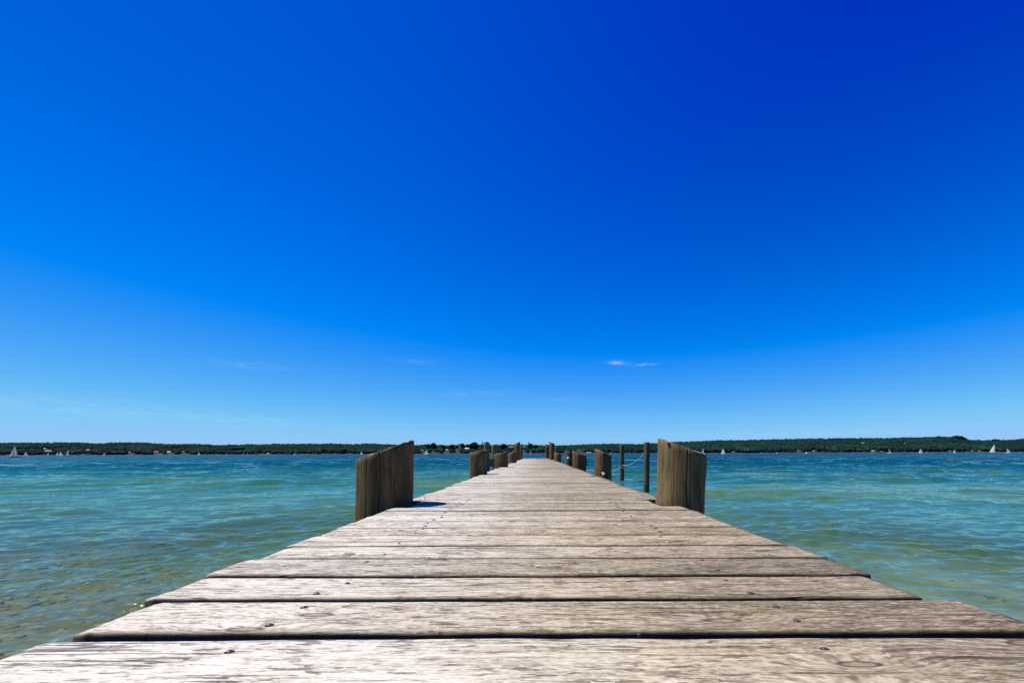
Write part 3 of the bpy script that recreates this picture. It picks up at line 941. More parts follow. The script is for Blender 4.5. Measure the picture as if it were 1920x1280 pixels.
def plank_data(k, y0, y1, hi, xl, xr):
    """one plank: outline swept along x with wavy worn edges, a slight cup and rounded arrises"""
    r_ = random.Random(900 + k)
    seed = r_.random()
    gap = 0.008 + 0.012 * r_.random() ** 1.4
    if k == 0:
        gap = 0.004
    if k == 1:
        gap = 0.019
    if k == 2:
        gap = 0.016
    if k == 3:
        gap = 0.011
    skew = r_.uniform(-0.006, 0.006)
    w = (y1 - y0) - gap
    yc = (y0 + gap + y1) / 2
    hgt = r_.uniform(-0.002, 0.002)
    tilt = r_.uniform(-0.003, 0.003)
    if 0 <= k < 4:
        hgt, tilt = -0.002 + 0.001 * k, -0.002
    nxs = 90 if hi else 26
    bev = 0.0038
    prof = []      # (v across -0.5..0.5 , z , edge, side)
    nt_ = 13 if hi else 7
    prof.append((-0.5, -THICK, 0, 1))
    prof.append((-0.5, -THICK * 0.5, 0, 1))
    prof.append((-0.5, -bev * 1.9, 0.6, 1))
    prof.append((-0.5, -bev * 1.2, 1, 0.9))
    prof.append((-0.5 + bev * 0.35 / w, -bev * 0.45, 1, 0.3))
    prof.append((-0.5 + bev * 0.9 / w, -bev * 0.1, 1, 0.0))
    for i in range(nt_):
        q = -0.5 + bev * 1.6 / w + (1 - 3.2 * bev / w) * i / (nt_ - 1)
        prof.append((q, 0.0, max(0.0, 1 - (q + 0.5) * w / 0.014), 0))
    prof.append((0.5 - bev * 0.45 / w, -bev * 0.35, 0.3, 0.15))
    prof.append((0.5, -bev * 1.3, 0.3, 0.75))
    prof.append((0.5, -THICK, 0, 1))
    npf = len(prof)
    xs = np.linspace(xl, xr, nxs)
    vs, ed, sd_, py_ = [], [], [], []
    for i, x in enumerate(xs):
        wob_f = 0.0028 * float(vnoise(x * 3.1 + seed * 50, 1.5, 31)) + 0.0012 * float(vnoise(x * 17 + seed * 50, 2.5, 32))
        wob_b = 0.0028 * float(vnoise(x * 2.7 + seed * 70, 3.5, 33)) + 0.0012 * float(vnoise(x * 15 + seed * 70, 4.5, 34))
        bow = 0.0016 * float(vnoise(x * 1.2 + seed * 30, 6.5, 35))
        endw = min(1.0, min(x - xl, xr - x) / 0.02)
        for (v_, z_, e_, s_) in prof:
            yy = yc + v_ * w + (wob_f * (0.5 - v_) + wob_b * (0.5 + v_)) + skew * x
            chip = 0.0
            if e_ > 0.5 or s_ > 0.1:
                chip = 0.0025 * max(0.0, float(vnoise(x * 9 + seed * 20, v_ * 3, 36)))
            zz = DECK + z_ + hgt + tilt * v_ + bow - 0.0035 * (1 - (2 * v_) ** 2) * (seed - 0.4) - chip
            if hi and z_ == 0.0:
                zz += 0.0009 * float(vnoise(x * 6 + seed * 11, v_ * 34 + seed * 9, 37))
            zz -= (1 - endw) ** 2 * 0.004
            dx = 0.004 * float(vnoise(v_ * 9 + seed * 5, i * 7.0, 38)) if i in (0, nxs - 1) else 0.0
            vs.append((x + dx, yy, zz))
            ed.append(e_ + 0.5 * (1 - endw))
            sd_.append(s_)
            py_.append(yy + k * 0.37)
    fs = []
    for i in range(nxs - 1):
        for j in range(npf):
            j2 = (j + 1) % npf
            fs.append((i * npf + j, (i + 1) * npf + j, (i + 1) * npf + j2, i * npf + j2))
    fs.append(tuple(range(npf)))
    fs.append(tuple((nxs - 1) * npf + j for j in range(npf - 1, -1, -1)))
    return vs, fs, ed, sd_, py_, seed, yc, w, hgt


def plank_ends(k, y0, y1):
    r_ = random.Random(500 + k)
    xl, xr = ends.get(k, (-0.81 + r_.uniform(-0.016, 0.016), 0.815 + r_.uniform(-0.016, 0.016)))
    for (x, y, r) in PILES:
        # nearest approach of the pile's circle to this plank
        yn = min(max(y, y0), y1)
        dy_ = abs(yn - y)
        if dy_ < r + 0.012:
            half = math.sqrt(max(0.0, (r + 0.012) ** 2 - dy_ ** 2))
            if x < 0:
                xl = max(xl, x + half + 0.004)
            else:
                xr = min(xr, x - half - 0.004)
    return xl, xr


nail_me = None


def nail_mesh():
    vs, fs, fm = [], [], []
    k = 10
    rings = ((0.0092, 0.0004, 0), (0.0068, 0.0008, 0), (0.0060, 0.0016, 1), (0.0035, 0.0026, 1))
    for r_, z_, _ in rings:
        for i in range(k):
            t = 2 * math.pi * i / k
            vs.append((r_ * math.cos(t) * (1.25 if r_ > 0.009 else 1.0), r_ * math.sin(t), z_))
    vs.append((0, 0, 0.003))
    for j in range(3):
        for i in range(k):
            n_ = (i + 1) % k
            fs.append((j * k + i, j * k + n_, (j + 1) * k + n_, (j + 1) * k + i))
            fm.append(0 if j < 2 else 1)
    for i in range(k):
        fs.append((3 * k + i, 3 * k + (i + 1) % k, 4 * k))
        fm.append(1)
    return vs, fs, fm


rest = MB()
rest_attr = {'edge': [], 'side': [], 'py': [], 'seed': []}
M['nail_head'] = plain('nail_head', (0.05, 0.045, 0.04), 0.35, 0.4, 300.0, 0.3)
nv, nf_, nfm = nail_mesh()
nail_proto = None
jobs = [(-len(behind) + i, behind[i], behind[i] + PITCH) for i in range(len(behind))]
jobs += [(i, edges[i], edges[i + 1]) for i in range(len(edges) - 1)]
for k, y0, y1 in jobs:
    xl, xr = plank_ends(k, y0, y1)
    hi = 0 <= k < 16
    vs, fs, ed, sd_, py_, seed, yc, w, hgt = plank_data(k, y0, y1, hi, xl, xr)
    if 0 <= k < 99:
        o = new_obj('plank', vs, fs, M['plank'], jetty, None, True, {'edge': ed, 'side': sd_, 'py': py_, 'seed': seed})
        # crisp arrises
        if k < 14:
            r_ = random.Random(k + 40)
            for sxn in (-0.455, 0.455):
                for q in (-0.27, 0.27):
                    if r_.random() < 0.12:
                        continue
                    nx_, ny_ = sxn + r_.uniform(-0.018, 0.018), yc + q * w + r_.uniform(-0.012, 0.012)
                    if nail_proto is None:
                        nl = new_obj('nail', nv, nf_, [M['iron'], M['nail_head']], o, nfm, True)
                        nail_proto = nl
                    else:
                        nl = nail_proto.copy()
                        COL.objects.link(nl)
                        nl.parent = o
                    # sit on the plank's own surface
                    va = np.array(vs)
                    dd = (va[:, 0] - nx_) ** 2 + (va[:, 1] - ny_) ** 2 + np.where(va[:, 2] < DECK - 0.02, 9, 0)
                    zz = va[np.argmin(dd), 2]
                    nl.location = (nx_, ny_, zz + 0.0002)
                    nl.rotation_euler = (0, 0, r_.uniform(-0.3, 0.3))
                    sc_ = r_.uniform(0.55, 0.80)
                    nl.scale = (sc_, sc_, 1)
    else:
        rest.add(vs, fs)
        for key, val in (('edge', ed), ('side', sd_), ('py', py_), ('seed', [seed] * len(vs))):
            rest_attr[key] += list(val)
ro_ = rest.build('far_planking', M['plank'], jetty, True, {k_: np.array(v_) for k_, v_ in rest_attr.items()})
ro_['kind'] = 'stuff'
ro_.name = 'planking'
for xs_ in (-0.455, 0.455):
    sb = MB()
    sb.box(xs_ - 0.06, xs_ + 0.06, -1.5, edges[-1] - 0.05, DECK - THICK - 0.205, DECK - THICK - 0.012)
    sb.build('stringer', M['beam'], jetty)
for (x, y, r) in PILES[:11]:
    if x < 0:
        cbm = MB()
        cbm.box(x + r * 0.6, -x - r * 0.6, y - 0.06, y + 0.06, DECK - THICK - 0.40, DECK - THICK - 0.209)
        cbm.build('crossbar', M['beam'], jetty)

# dry grass stalk sprouting between planks by the left pile
tw = MB()
bx_, by_ = pix(795.5, 941, 2.63)[0], 2.63
tw.tube((bx_, by_, DECK - 0.01), (bx_ + 0.004, by_, DECK + 0.022), 0.0016, 0.0013, 6)
tw.tube((bx_ + 0.004, by_, DECK + 0.021), (bx_ - 0.006, by_, DECK + 0.045), 0.0013, 0.0008, 6)
tw.tube((bx_ + 0.004, by_, DECK + 0.021), (bx_ + 0.009, by_ + 0.004, DECK + 0.040), 0.0013, 0.0008, 6)
tag(tw.build('grass_stalk', M['twig']), 'tiny forked dry stalk sprouting between planks beside the left pile', 'stalk')

# ------------------------------------------------------------------ far shore
SKY = [(-700, 830), (-300, 829), (0, 829.5), (60, 829.5), (140, 829), (200, 830.6), (204, 829), (240, 828.5), (290, 830), (315, 832), (325, 831.5), (385, 832.5), (415, 833.8), (450, 833),
       (525, 831.5), (585, 831), (660, 831.5), (700, 831), (740, 833), (770, 834), (800, 833), (830, 834), (860, 833.5), (900, 833), (940, 833), (985, 833), (1010, 834), (1045, 834.5), (1075, 833.5),
       (1100, 832.5), (1140, 831.5), (1200, 832), (1230, 829.5), (1320, 825.7), (1370, 824.5), (1430, 823.5), (1470, 822.5), (1510, 821.5), (1600, 820.5), (1680, 820.3), (1730, 819), (1760, 817.2),
       (1785, 818.5), (1810, 822), (1818, 824.5), (1840, 824.2), (1860, 825.5), (1872, 823.5), (1890, 824.3), (1920, 822.5), (2100, 823), (2500, 821)]
SHORE, DEEP = 2500.0, 620.0
YR = SHORE + DEEP
spx = np.array([p for p, _ in SKY], float)
shh = np.array([hor(p) - y for p, y in SKY])
TREE_H = 17.0


def shore_y(x):
    return SHORE + 40 * vnoise(x / 420.0, x * 0 + 2.0, 51) + 18 * vnoise(x / 130.0, x * 0 + 4.0, 52)


def terrain(x, y):
    x = np.asarray(x, float)
    y = np.asarray(y, float)
    px = 1006 + x / y * F
    ridge = np.interp(px, spx, shh) * YR / F + EYE - TREE_H
    s = np.clip((y - shore_y(x)) / (YR - shore_y(x)), 0, 1.0)
    prof = s ** 0.85
    rough_ = 5.0 * vnoise(x / 160, y / 130, 53) * np.sin(np.pi * np.clip(s, 0, 1))
    return np.where(s <= 0, -2.0, 0.6 + (ridge - 0.6) * prof + rough_)


tx = np.linspace(-4600, 4600, 320)
ty = np.concatenate([np.linspace(SHORE - 70, YR + 20, 60), [YR + 300, YR + 700]])
gx, gy = np.meshgrid(tx, ty)
gz = terrain(gx, np.minimum(gy, YR)) - np.clip(gy - YR, 0, None) * 0.03
ii = np.arange(gx.size).reshape(gx.shape)
hf = np.stack([ii[:-1, :-1], ii[:-1, 1:], ii[1:, 1:], ii[1:, :-1]], -1).reshape(-1, 4)
hl = new_obj('hills', np.stack([gx, gy, gz], -1).reshape(-1, 3), hf, M['hill'], smooth=True)
hl['kind'] = 'structure'
hl['label'] = 'low wooded hills along the far shore'

# shore line: a narrow pale strip of gravel and reeds at the water's edge
xs = np.linspace(-4600, 4600, 700)
ys = shore_y(xs)
hh = 0.9 + 0.5 * vnoise(xs / 40, xs * 0, 55)
sv = np.concatenate([np.stack([xs, ys - 9, xs * 0 - 0.6], -1), np.stack([xs, ys - 4, hh], -1), np.stack([xs, ys + 14, hh + 1.2], -1)])
k = len(xs)
q = np.arange(k - 1)
sf = np.concatenate([np.stack([q, q + 1, k + q + 1, k + q], -1), np.stack([k + q, k + q + 1, 2 * k + q + 1, 2 * k + q], -1)])
sh = new_obj('shore', sv, sf, M['shore'], smooth=True)
sh['kind'] = 'structure'
sh['label'] = 'thin pale gravel strip at the foot of the far woods'


def on_hill(px, py):
    """point of the far terrain seen at a pixel of the photograph"""
    for D in np.arange(SHORE - 60, YR + 1, 4.0):
        x, y, z = pix(px, py, D)
        if float(terrain(x, D)) >= z:
            return x, D, float(terrain(x, D))
    x, y, z = pix(px, py, YR - 20)
    return x, y, float(terrain(x, y))


CLEAR = []       # (x, y, half width, z seen) keep the view of houses free of forest


# houses: pixel of the base centre, width and height in pixels, wall, roof, turned gable, label
def house(px, py, w, h, wall, roof, rz, label, name='house', cat='house', roof_share=0.5, group=None):
    x, y, z = on_hill(px, py)
    k_ = y / F
    W_, H_ = w * k_, h * k_
    D_ = max(8.0, min(W_ * 0.6, 14.0))
    e = empty(name, (x, y + D_ / 2, z - 1.0), rz)
    hw = H_ * (1 - roof_share) + 1.0
    hr = H_ * roof_share
    b1 = MB()
    a_, d_ = W_ / 2, D_ / 2
    vs = [(-a_, -d_, 0), (a_, -d_, 0), (a_, d_, 0), (-a_, d_, 0), (-a_, -d_, hw), (a_, -d_, hw), (a_, d_, hw), (-a_, d_, hw), (-a_, 0, hw + hr * 0.97), (a_, 0, hw + hr * 0.97)]
    b1.add(vs, [(0, 1, 5, 4), (1, 2, 6, 9, 5), (2, 3, 7, 6), (3, 0, 4, 8, 7)])
    wl = b1.build('wall', M[wall], e)
    ov, tk = 0.6, 0.35
    b2 = MB()
    zz = hw + hr
    dz = hr * ov / d_
    for s_ in (-1, 1):
        o_ = [(-a_ - ov, s_ * (d_ + ov), hw - dz), (a_ + ov, s_ * (d_ + ov), hw - dz), (a_ + ov, 0, zz), (-a_ - ov, 0, zz)]
        u_ = [(p[0], p[1], p[2] + tk) for p in o_]
        b2.add(o_ + u_, [(0, 1, 2, 3), (7, 6, 5, 4), (0, 4, 5, 1), (1, 5, 6, 2), (2, 6, 7, 3), (3, 7, 4, 0)])
    b2.box(a_ * 0.35, a_ * 0.35 + 1.1, -0.6, 0.6, hw + hr * 0.5, zz + 1.3)
    b2.build('roof', M[roof], e)
    # a row of windows on the lake side
    nwin = max(2, int(W_ / 4))
    for i in range(nwin):
        wb = MB()
        wx = -a_ + W_ * (i + 0.5) / nwin
        wb.box(wx - 0.55, wx + 0.55, -d_ - 0.05, -d_ + 0.05, 1.0 + (hw - 1.0) * 0.35, 1.0 + (hw - 1.0) * 0.75)
        wb.build('window', M['pane'], e)
    tag(e, label, cat, group or 'houses on the far shore')
    CLEAR.append((x, y + D_, W_ / 2 + 3, z + 0.15 * H_))
    return e


house(862, 838.8, 6, 2.6, 'white_wall', 'dark_roof', 0.1, 'white house directly below the slender white tower')
house(875.5, 842.4, 8.5, 3.4, 'bright_wall', 'bright_roof', -0.1, 'bright white house with pale roof, widest on the village slope')
house(855.6, 843.2, 3, 2.4, 'cream_wall', 'red_roof', 0.3, 'small cream house downhill left of the white house')
house(857.3, 846.6, 4, 2.6, 'white_wall', 'dark_roof', -0.2, 'little white house low above the shore left of the second pile')
house(812.5, 848.5, 4, 2.8, 'cream_wall', 'dark_roof', 0.15, 'cream house at the waterside right of the white twin sails')
house(790.5, 845.5, 6, 3, 'cream_wall', 'red_roof', 0.2, 'red roofed house just left of the white twin sails')
house(837.5, 844.2, 4.5, 2.4, 'cream_wall', 'pale_roof', 0.0, 'pale roofed house halfway up the slope left of the village')
house(836, 849.2, 8, 1.9, 'grey_wall', 'dark_roof', 0.0, 'long low grey boathouse at the water below the village')
house(958.5, 843.5, 8, 7.5, 'pink_wall', 'red_roof', 0.0, 'big reddish building left of the tall left end pile', roof_share=0.35)
house(982, 841, 6, 5, 'pink_wall', 'red_roof', 0.2, 'red roofed house on the slope left of the jetty end')
house(981.5, 846, 4, 2.6, 'white_wall', 'dark_roof', 0.0, 'white house near the water beyond the jetty end')
house(942.5, 843, 4, 3.5, 'grey_wall', 'dark_roof', 0.1, 'grey gabled house between the tall pole and the reddish building')
house(1086, 847, 11, 3.2, 'grey_wall', 'dark_roof', 0.0, 'wide dark grey house on the shore behind the third right pile')
house(1104, 849, 9, 1.6, 'white_wall', 'pale_roof', 0.0, 'long whitish boathouse on the shore right of the third right pile')
house(81, 842, 6, 2.2, 'grey_wall', 'pale_roof', 0.1, 'pale roof high on the left hillside above the small sails')
house(88, 846, 14, 1.6, 'cream_wall', 'pale_roof', 0.05, 'long low pale roofed hall on the left hillside')
house(162, 844, 11, 1.6, 'cream_wall', 'pale_roof', 0.0, 'long pale farm building on the left hillside, right of the tall white sail')
house(240, 849, 7, 2.6, 'cream_wall', 'red_roof', 0.1, 'small house with reddish roof on the left shore')
house(291, 848.5, 11, 3, 'pink_wall', 'red_roof', 0.0, 'broad pinkish roofed house on the left shore')
house(314, 848.5, 9, 2.6, 'pink_wall', 'pale_roof', 0.1, 'pale pink roofed house right of the broad pinkish one')
house(341, 848, 5.5, 3.2, 'white_wall', 'red_roof', 0.5, 'white gabled house with pink roof alone on the left shore')
house(502, 851, 4, 1.5, 'white_wall', 'pale_roof', 0.0, 'tiny white boathouse at the water left of the near left pile')
house(1376, 847.5, 4, 1.8, 'white_wall', 'dark_roof', 0.0, 'tiny white house at the water right of the near right pile')
house(1528, 846, 3.5, 2.2, 'white_wall', 'dark_roof', 0.1, 'small white house at the shore midway along the right wood')
house(1500, 846.5, 6, 3.4, 'grey_wall', 'dark_roof', 0.2, 'grey house at the shore under the right wood')
house(1638.5, 846, 5, 2, 'white_wall', 'pale_roof', 0.0, 'white shore house left of the yellow sail')
house(1657, 846.6, 8, 1.6, 'cream_wall', 'dark_roof', 0.0, 'long cream shed at the shore behind the yellow sail')
house(1698, 831.5, 3.5, 2, 'cream_wall', 'red_roof', 0.2, 'lone cream house high among trees on the right hill')
house(1619, 831, 5, 2, 'cream_wall', 'pale_roof', 0.1, 'pale house high on the right hillside left of the lone cream one')
house(1781, 845.8, 4, 1.8, 'white_wall', 'red_roof', 0.0, 'small white house at the right shore beside the small grey white sail')
house(1839.5, 845.6, 4.5, 1.8, 'white_wall', 'red_roof', 0.0, 'small white house at the right shore left of the biggest white sail')
house(1825, 845.2, 5, 2.6, 'grey_wall', 'dark_roof', 0.1, 'grey house at the right shore, second from the biggest sail')


def tower(px, top, base, w, wall, cap, cap_share, label, box=False):
    x, y, z = on_hill(px, base)
    y = min(y, YR - 60)
    k_ = y / F
    zt_ = pix(px, top, y)[2]
    x = pix(px, top, y)[0]
    z = float(terrain(x, y)) - 2
    h_, hw = zt_ - z, w * k_ / 2
    e = empty('church_tower' if not box else 'lookout_tower', (x, y, z))
    b1 = MB()
    zs = h_ * (1 - cap_share)
    b1.box(-hw, hw, -hw, hw, 0, zs)
    b1.box(-hw - 0.3, hw + 0.3, -hw - 0.3, hw + 0.3, zs * 0.72, zs * 0.74)
    b1.build('shaft', M[wall], e)
    b2 = MB()
    if box:
        b2.box(-hw * 1.3, hw * 1.3, -hw * 1.3, hw * 1.3, zs, zs + h_ * cap_share * 0.4)
        b2.tube((0, 0, zs + h_ * cap_share * 0.4), (0, 0, h_), hw * 0.35, hw * 0.2, 8)
        b2.build('platform', M[cap], e)
    else:
        b2.add([(-hw * 1.15, -hw * 1.15, zs), (hw * 1.15, -hw * 1.15, zs), (hw * 1.15, hw * 1.15, zs), (-hw * 1.15, hw * 1.15, zs), (0, 0, h_)], [(0, 1, 4), (1, 2, 4), (2, 3, 4), (3, 0, 4), (3, 2, 1, 0)])
        b2.build('spire', M[cap], e)
    tag(e, label, 'tower')
    CLEAR.append((x, y, hw + 2, zt_ - h_ * 0.35))


tower(904.2, 824.8, 843, 2.6, 'copper', 'copper', 0.6, 'dark church tower with needle spire left of the tall left pole')
tower(862.2, 829.8, 838.5, 1.9, 'white_wall', 'pink_wall', 0.2, 'slender white church tower among dark trees of the village')
tower(991.4, 825.8, 840, 1.7, 'copper', 'copper', 0.35, 'thin dark lookout tower above the trees beyond the jetty end', box=True)

# single trees that stand out
def tree(name, px, top, base, w, mat_, label, kind='round', D=None):
    x, y, z = on_hill(px, base)
    if D:
        y = D
    k_ = y / F
    x, _, zt_ = pix(px, top, y)
    z = float(terrain(x, y)) - 0.5
    h_, r_ = zt_ - z, w * k_ / 2
    e = empty(name, (x, y, z))
    tb = MB()
    tb.tube((0, 0, 0), (0.2, 0, h_ * 0.45), max(0.35, h_ * 0.022), h_ * 0.014, 8)
    tb.tube((0.2, 0, h_ * 0.45), (-0.1, 0.2, h_ * 0.8), h_ * 0.014, h_ * 0.006, 7)
    for i in range(5):
        a_ = i * 1.3
        zz = h_ * (0.32 + 0.08 * i)
        tb.tube((0.15, 0, zz), (math.cos(a_) * r_ * 0.6, math.sin(a_) * r_ * 0.6, zz + r_ * 0.45), h_ * 0.008, h_ * 0.003, 6)
    tb.build('trunk', M['trunk'], e)
    n_ = 150
    if kind == 'conifer':
        t_ = rng.uniform(0.08, 1, n_)
        rr_ = r_ * (1 - t_) * np.sqrt(rng.uniform(0.15, 1, n_)) + 0.15
        zc = h_ * t_
        sz = np.maximum(r_ * 0.30 * (1.15 - t_), 0.35)
    else:
        u = rng.normal(0, 1, (n_, 3))
        u /= np.linalg.norm(u, axis=1)[:, None]
        rad_ = rng.uniform(0.35, 1, n_) ** 0.5
        zc0 = {'round': 0.60, 'dome': 0.62, 'poplar': 0.55}[kind]
        hz = {'round': 0.40, 'dome': 0.38, 'poplar': 0.47}[kind]
        wobble = 1 + 0.22 * np.sin(3 * np.arctan2(u[:, 1], u[:, 0]) + px) * (1 - np.abs(u[:, 2]))
        zc = h_ * (zc0 + hz * u[:, 2] * rad_ * 0.9)
        rr_ = r_ * 0.86 * np.sqrt(u[:, 0] ** 2 + u[:, 1] ** 2) * rad_ * wobble
        sz = r_ * rng.uniform(0.14, 0.26, n_)
    a_ = rng.uniform(0, 6.28, n_)
    P, fc, tn = blobs(np.cos(a_) * rr_, np.sin(a_) * rr_, zc, sz, sz, sz * (0.6 if kind == 'conifer' else 0.8), I0, F0, 0.28, rng.uniform(0, 1, n_))
    new_obj('crown', P, fc, M[mat_], e, None, False, {'tone': tn})
    tag(e, label, 'tree', 'single trees on the far shore')


tree('broadleaf_tree', 813, 829.2, 846, 12, 'crown_dark', 'dark round tree standing tallest between the white twin sails and the village')
tree('broadleaf_tree', 804, 831.2, 845, 10, 'crown_dark', 'smaller dark tree touching the left side of the tallest round one')
tree('broadleaf_tree', 831, 832.8, 845, 9, 'crown_dark', 'dark tree on the skyline right of the tallest round one')
tree('broadleaf_tree', 847, 832.4, 845, 10, 'crown_dark', 'dark tree on the skyline left of the white church tower')
tree('conifer_tree', 858.3, 829.8, 842, 4, 'crown_dark', 'pointed dark conifer close beside the white church tower', 'conifer')
tree('broadleaf_tree', 867, 830.6, 842, 9, 'crown_dark', 'dark tree just right of the white church tower')
tree('broadleaf_tree', 877, 832, 842, 8, 'crown_dark', 'dark tree above the bright white house')
tree('broadleaf_tree', 888.5, 829, 846, 19, 'crown_dark', 'wide dark dome tree above the second left pile', 'dome')
tree('broadleaf_tree', 912.5, 827.8, 845, 14, 'crown_dark', 'dark dome tree behind the tall left pole', 'dome')
tree('conifer_tree', 933, 830.5, 843, 5, 'crown_dark', 'pointed dark conifer between the two tall left poles and the reddish building', 'conifer')
tree('broadleaf_tree', 944, 831, 845, 12, 'crown_dark', 'dark round tree left of the reddish building')
tree('conifer_tree', 957, 830.3, 842, 4.5, 'crown_dark', 'pointed conifer above the reddish building', 'conifer')
tree('broadleaf_tree', 995, 830.5, 845, 10, 'crown_dark', 'dark tree at the foot of the thin lookout tower')
tree('broadleaf_tree', 1012.5, 840, 849.3, 15, 'crown_light', 'light green round tree at the shore beyond the jetty end')
tree('broadleaf_tree', 1005, 832.5, 846, 9, 'crown_dark', 'dark tree on the skyline over the jetty end')
tree('conifer_tree', 1058, 831, 845, 3.6, 'crown_dark', 'lone pointed conifer on the skyline right of the tall right pile', 'conifer')
tree('broadleaf_tree', 1764, 836.6, 845.6, 8.5, 'crown_light', 'pale green round tree at the shore below the right hilltop')
tree('broadleaf_tree', 1794, 816.8, 838, 17, 'crown_dark', 'big dark tree crowning the right hilltop', 'dome', D=YR - 40)
tree('broadleaf_tree', 1803, 819.5, 838, 14, 'crown_dark', 'dark tree on the right slope of the hilltop', 'round', D=YR - 45)
tree('broadleaf_tree', 1866, 823.2, 840, 14, 'crown_dark', 'dark tree on the skyline above the biggest white sail', 'round', D=YR - 60)
tree('broadleaf_tree', 1660, 836, 846.6, 13, 'crown_light', 'pale green tree on the shore above the yellow sail')
tree('broadleaf_tree', 608, 839, 849.5, 12, 'crown_light', 'light green tree on the left shore before the near left pile')
tree('broadleaf_tree', 644, 839.5, 849.6, 12, 'crown_light', 'light green tree close to the near left pile')

# the far woods: thousands of crowns that read as one mass
n = 30000
fx = rng.uniform(-4500, 4500, n)
sdp = rng.uniform(0, 1, n)
fy = shore_y(fx) + 8 + (YR - 8 - shore_y(fx)) * sdp
fz = terrain(fx, fy)
fpx = 1006 + fx / fy * F
fr_ = rng.uniform(6.5, 12.0, n) * (1 + 0.35 * (vnoise(fx / 300, fy / 200, 61) > 0.35))
ht = np.where(sdp < 0.12, rng.uniform(12, 21, n), rng.uniform(14.5, TREE_H + 3, n))
ht *= 1 + 0.10 * vnoise(fx / 60, fy / 400, 62)
village = (fpx > 775) & (fpx < 1062)
keep = ~(village & (rng.uniform(0, 1, n) < 0.45)) & (fz > 0.3)
# meadows on the left hillside
keep &= ~((vnoise(fx / 170, fy / 60, 63) > 0.62) & (fpx < 460) & (sdp > 0.12) & (sdp < 0.6))
for (cx_, cy_, hw_, zs_) in CLEAR:
    lim = EYE + (zs_ - EYE) * fy / cy_
    keep &= ~((np.abs(fx - cx_ * fy / cy_) < hw_ + fr_ * 0.75) & (fy < cy_ + 8) & (fy > cy_ - 480) & (fz + ht > lim))
fx, fy, fz, fr_, ht, sdp = (v_[keep] for v_ in (fx, fy, fz, fr_, ht, sdp))
n = len(fx)
tone = np.clip(0.32 + 0.28 * vnoise(fx / 130, fy / 90, 64) + rng.normal(0, 0.065, n) + 0.25 * (sdp < 0.25) * (vnoise(fx / 55, fy / 200, 65) > 0.25), 0, 1)
P1, f1, t1_ = blobs(fx, fy, fz + ht * 0.62, fr_, fr_, ht * 0.42, I0, F0, 0.22, tone)
sub = rng.uniform(0, 1, n) < 0.6
ax_ = rng.uniform(-0.7, 0.7, n)
P2, f2, t2_ = blobs((fx + fr_ * ax_)[sub], (fy - fr_ * 0.5)[sub], (fz + ht * rng.uniform(0.35, 0.85, n))[sub], (fr_ * 0.5)[sub], (fr_ * 0.5)[sub], (fr_ * 0.45)[sub], I0, F0, 0.3, np.clip(tone + rng.normal(0.05, 0.15, n), 0, 1)[sub])
fo = new_obj('forest', np.concatenate([P1, P2]), np.concatenate([f1, f2 + len(P1)]), M['forest'], None, None, False, {'tone': np.concatenate([t1_, t2_])})
fo['kind'] = 'stuff'
fo['label'] = 'dark green deciduous wood covering the far shore hills'
fo['category'] = 'wood'

# ------------------------------------------------------------------ boats
PI = math.pi

def hull_mesh(L, B, H, draft=0.25, n=14):
    """round-bilged hull: pointed bow at +x, transom at -x"""
    vs, fs = [], []
    m_ = 9
    for i in range(n + 1):
        t = i / n
        x = (t - 0.5) * L
        wbeam = B / 2 * (1 - max(0.0, (t - 0.35) / 0.65) ** 2.2) * (0.72 + 0.28 * min(1, t / 0.35))
        wbeam = max(wbeam, 0.012 * L)
        sheer = H * (1 + 0.28 * max(0, t - 0.4) ** 1.5 + 0.05 * (1 - t))
        kd = -draft * (1 - 0.75 * t ** 3)
        for j in range(m_):
            a_ = math.pi * j / (m_ - 1)
            c_ = math.cos(a_)
            yy = wbeam * math.copysign(abs(c_) ** 0.6, c_)
            zz = kd + (sheer - kd) * (1 - math.sin(a_) ** 0.8)
            vs.append((x + (0.04 * L * (t > 0.93) * (zz / H)), yy, zz))
    for i in range(n):
        for j in range(m_ - 1):
            a_ = i * m_ + j
            fs.append((a_, a_ + 1, a_ + m_ + 1, a_ + m_))
        fs.append((i * m_ + m_ - 1, i * m_, (i + 1) * m_, (i + 1) * m_ + m_ - 1))     # deck
    fs.append(tuple(range(m_)))
    fs.append(tuple(n * m_ + j for j in range(m_ - 1, -1, -1)))
    return vs, fs


def sail_mesh(tack, head, clew, belly, roach=0.0, n=10):
    tack, head, clew = Vector(tack), Vector(head), Vector(clew)
    nrm = (head - tack).cross(clew - tack).normalized()
    vs, fs = [], []
    for s_ in (0,):
        for i in range(n + 1):
            t = i / n
            a_, b_ = tack.lerp(head, t), clew.lerp(head, t)
            b_ = b_ + (clew - tack).normalized() * roach * math.sin(math.pi * t)
            for j in range(n + 1):
                u = j / n
                p = a_.lerp(b_, u) + nrm * (belly * math.sin(math.pi * u ** 0.8) * (1 - t) ** 0.5 + 0.015 * (s_ - 0.5))
                vs.append(p)
    k_ = (n + 1) ** 2
    for s_ in (0,):
        for i in range(n):
            for j in range(n):
                a_ = s_ * k_ + i * (n + 1) + j
                q = (a_, a_ + 1, a_ + n + 2, a_ + n + 1)
                fs.append(q if s_ else q[::-1])
    return vs, fs


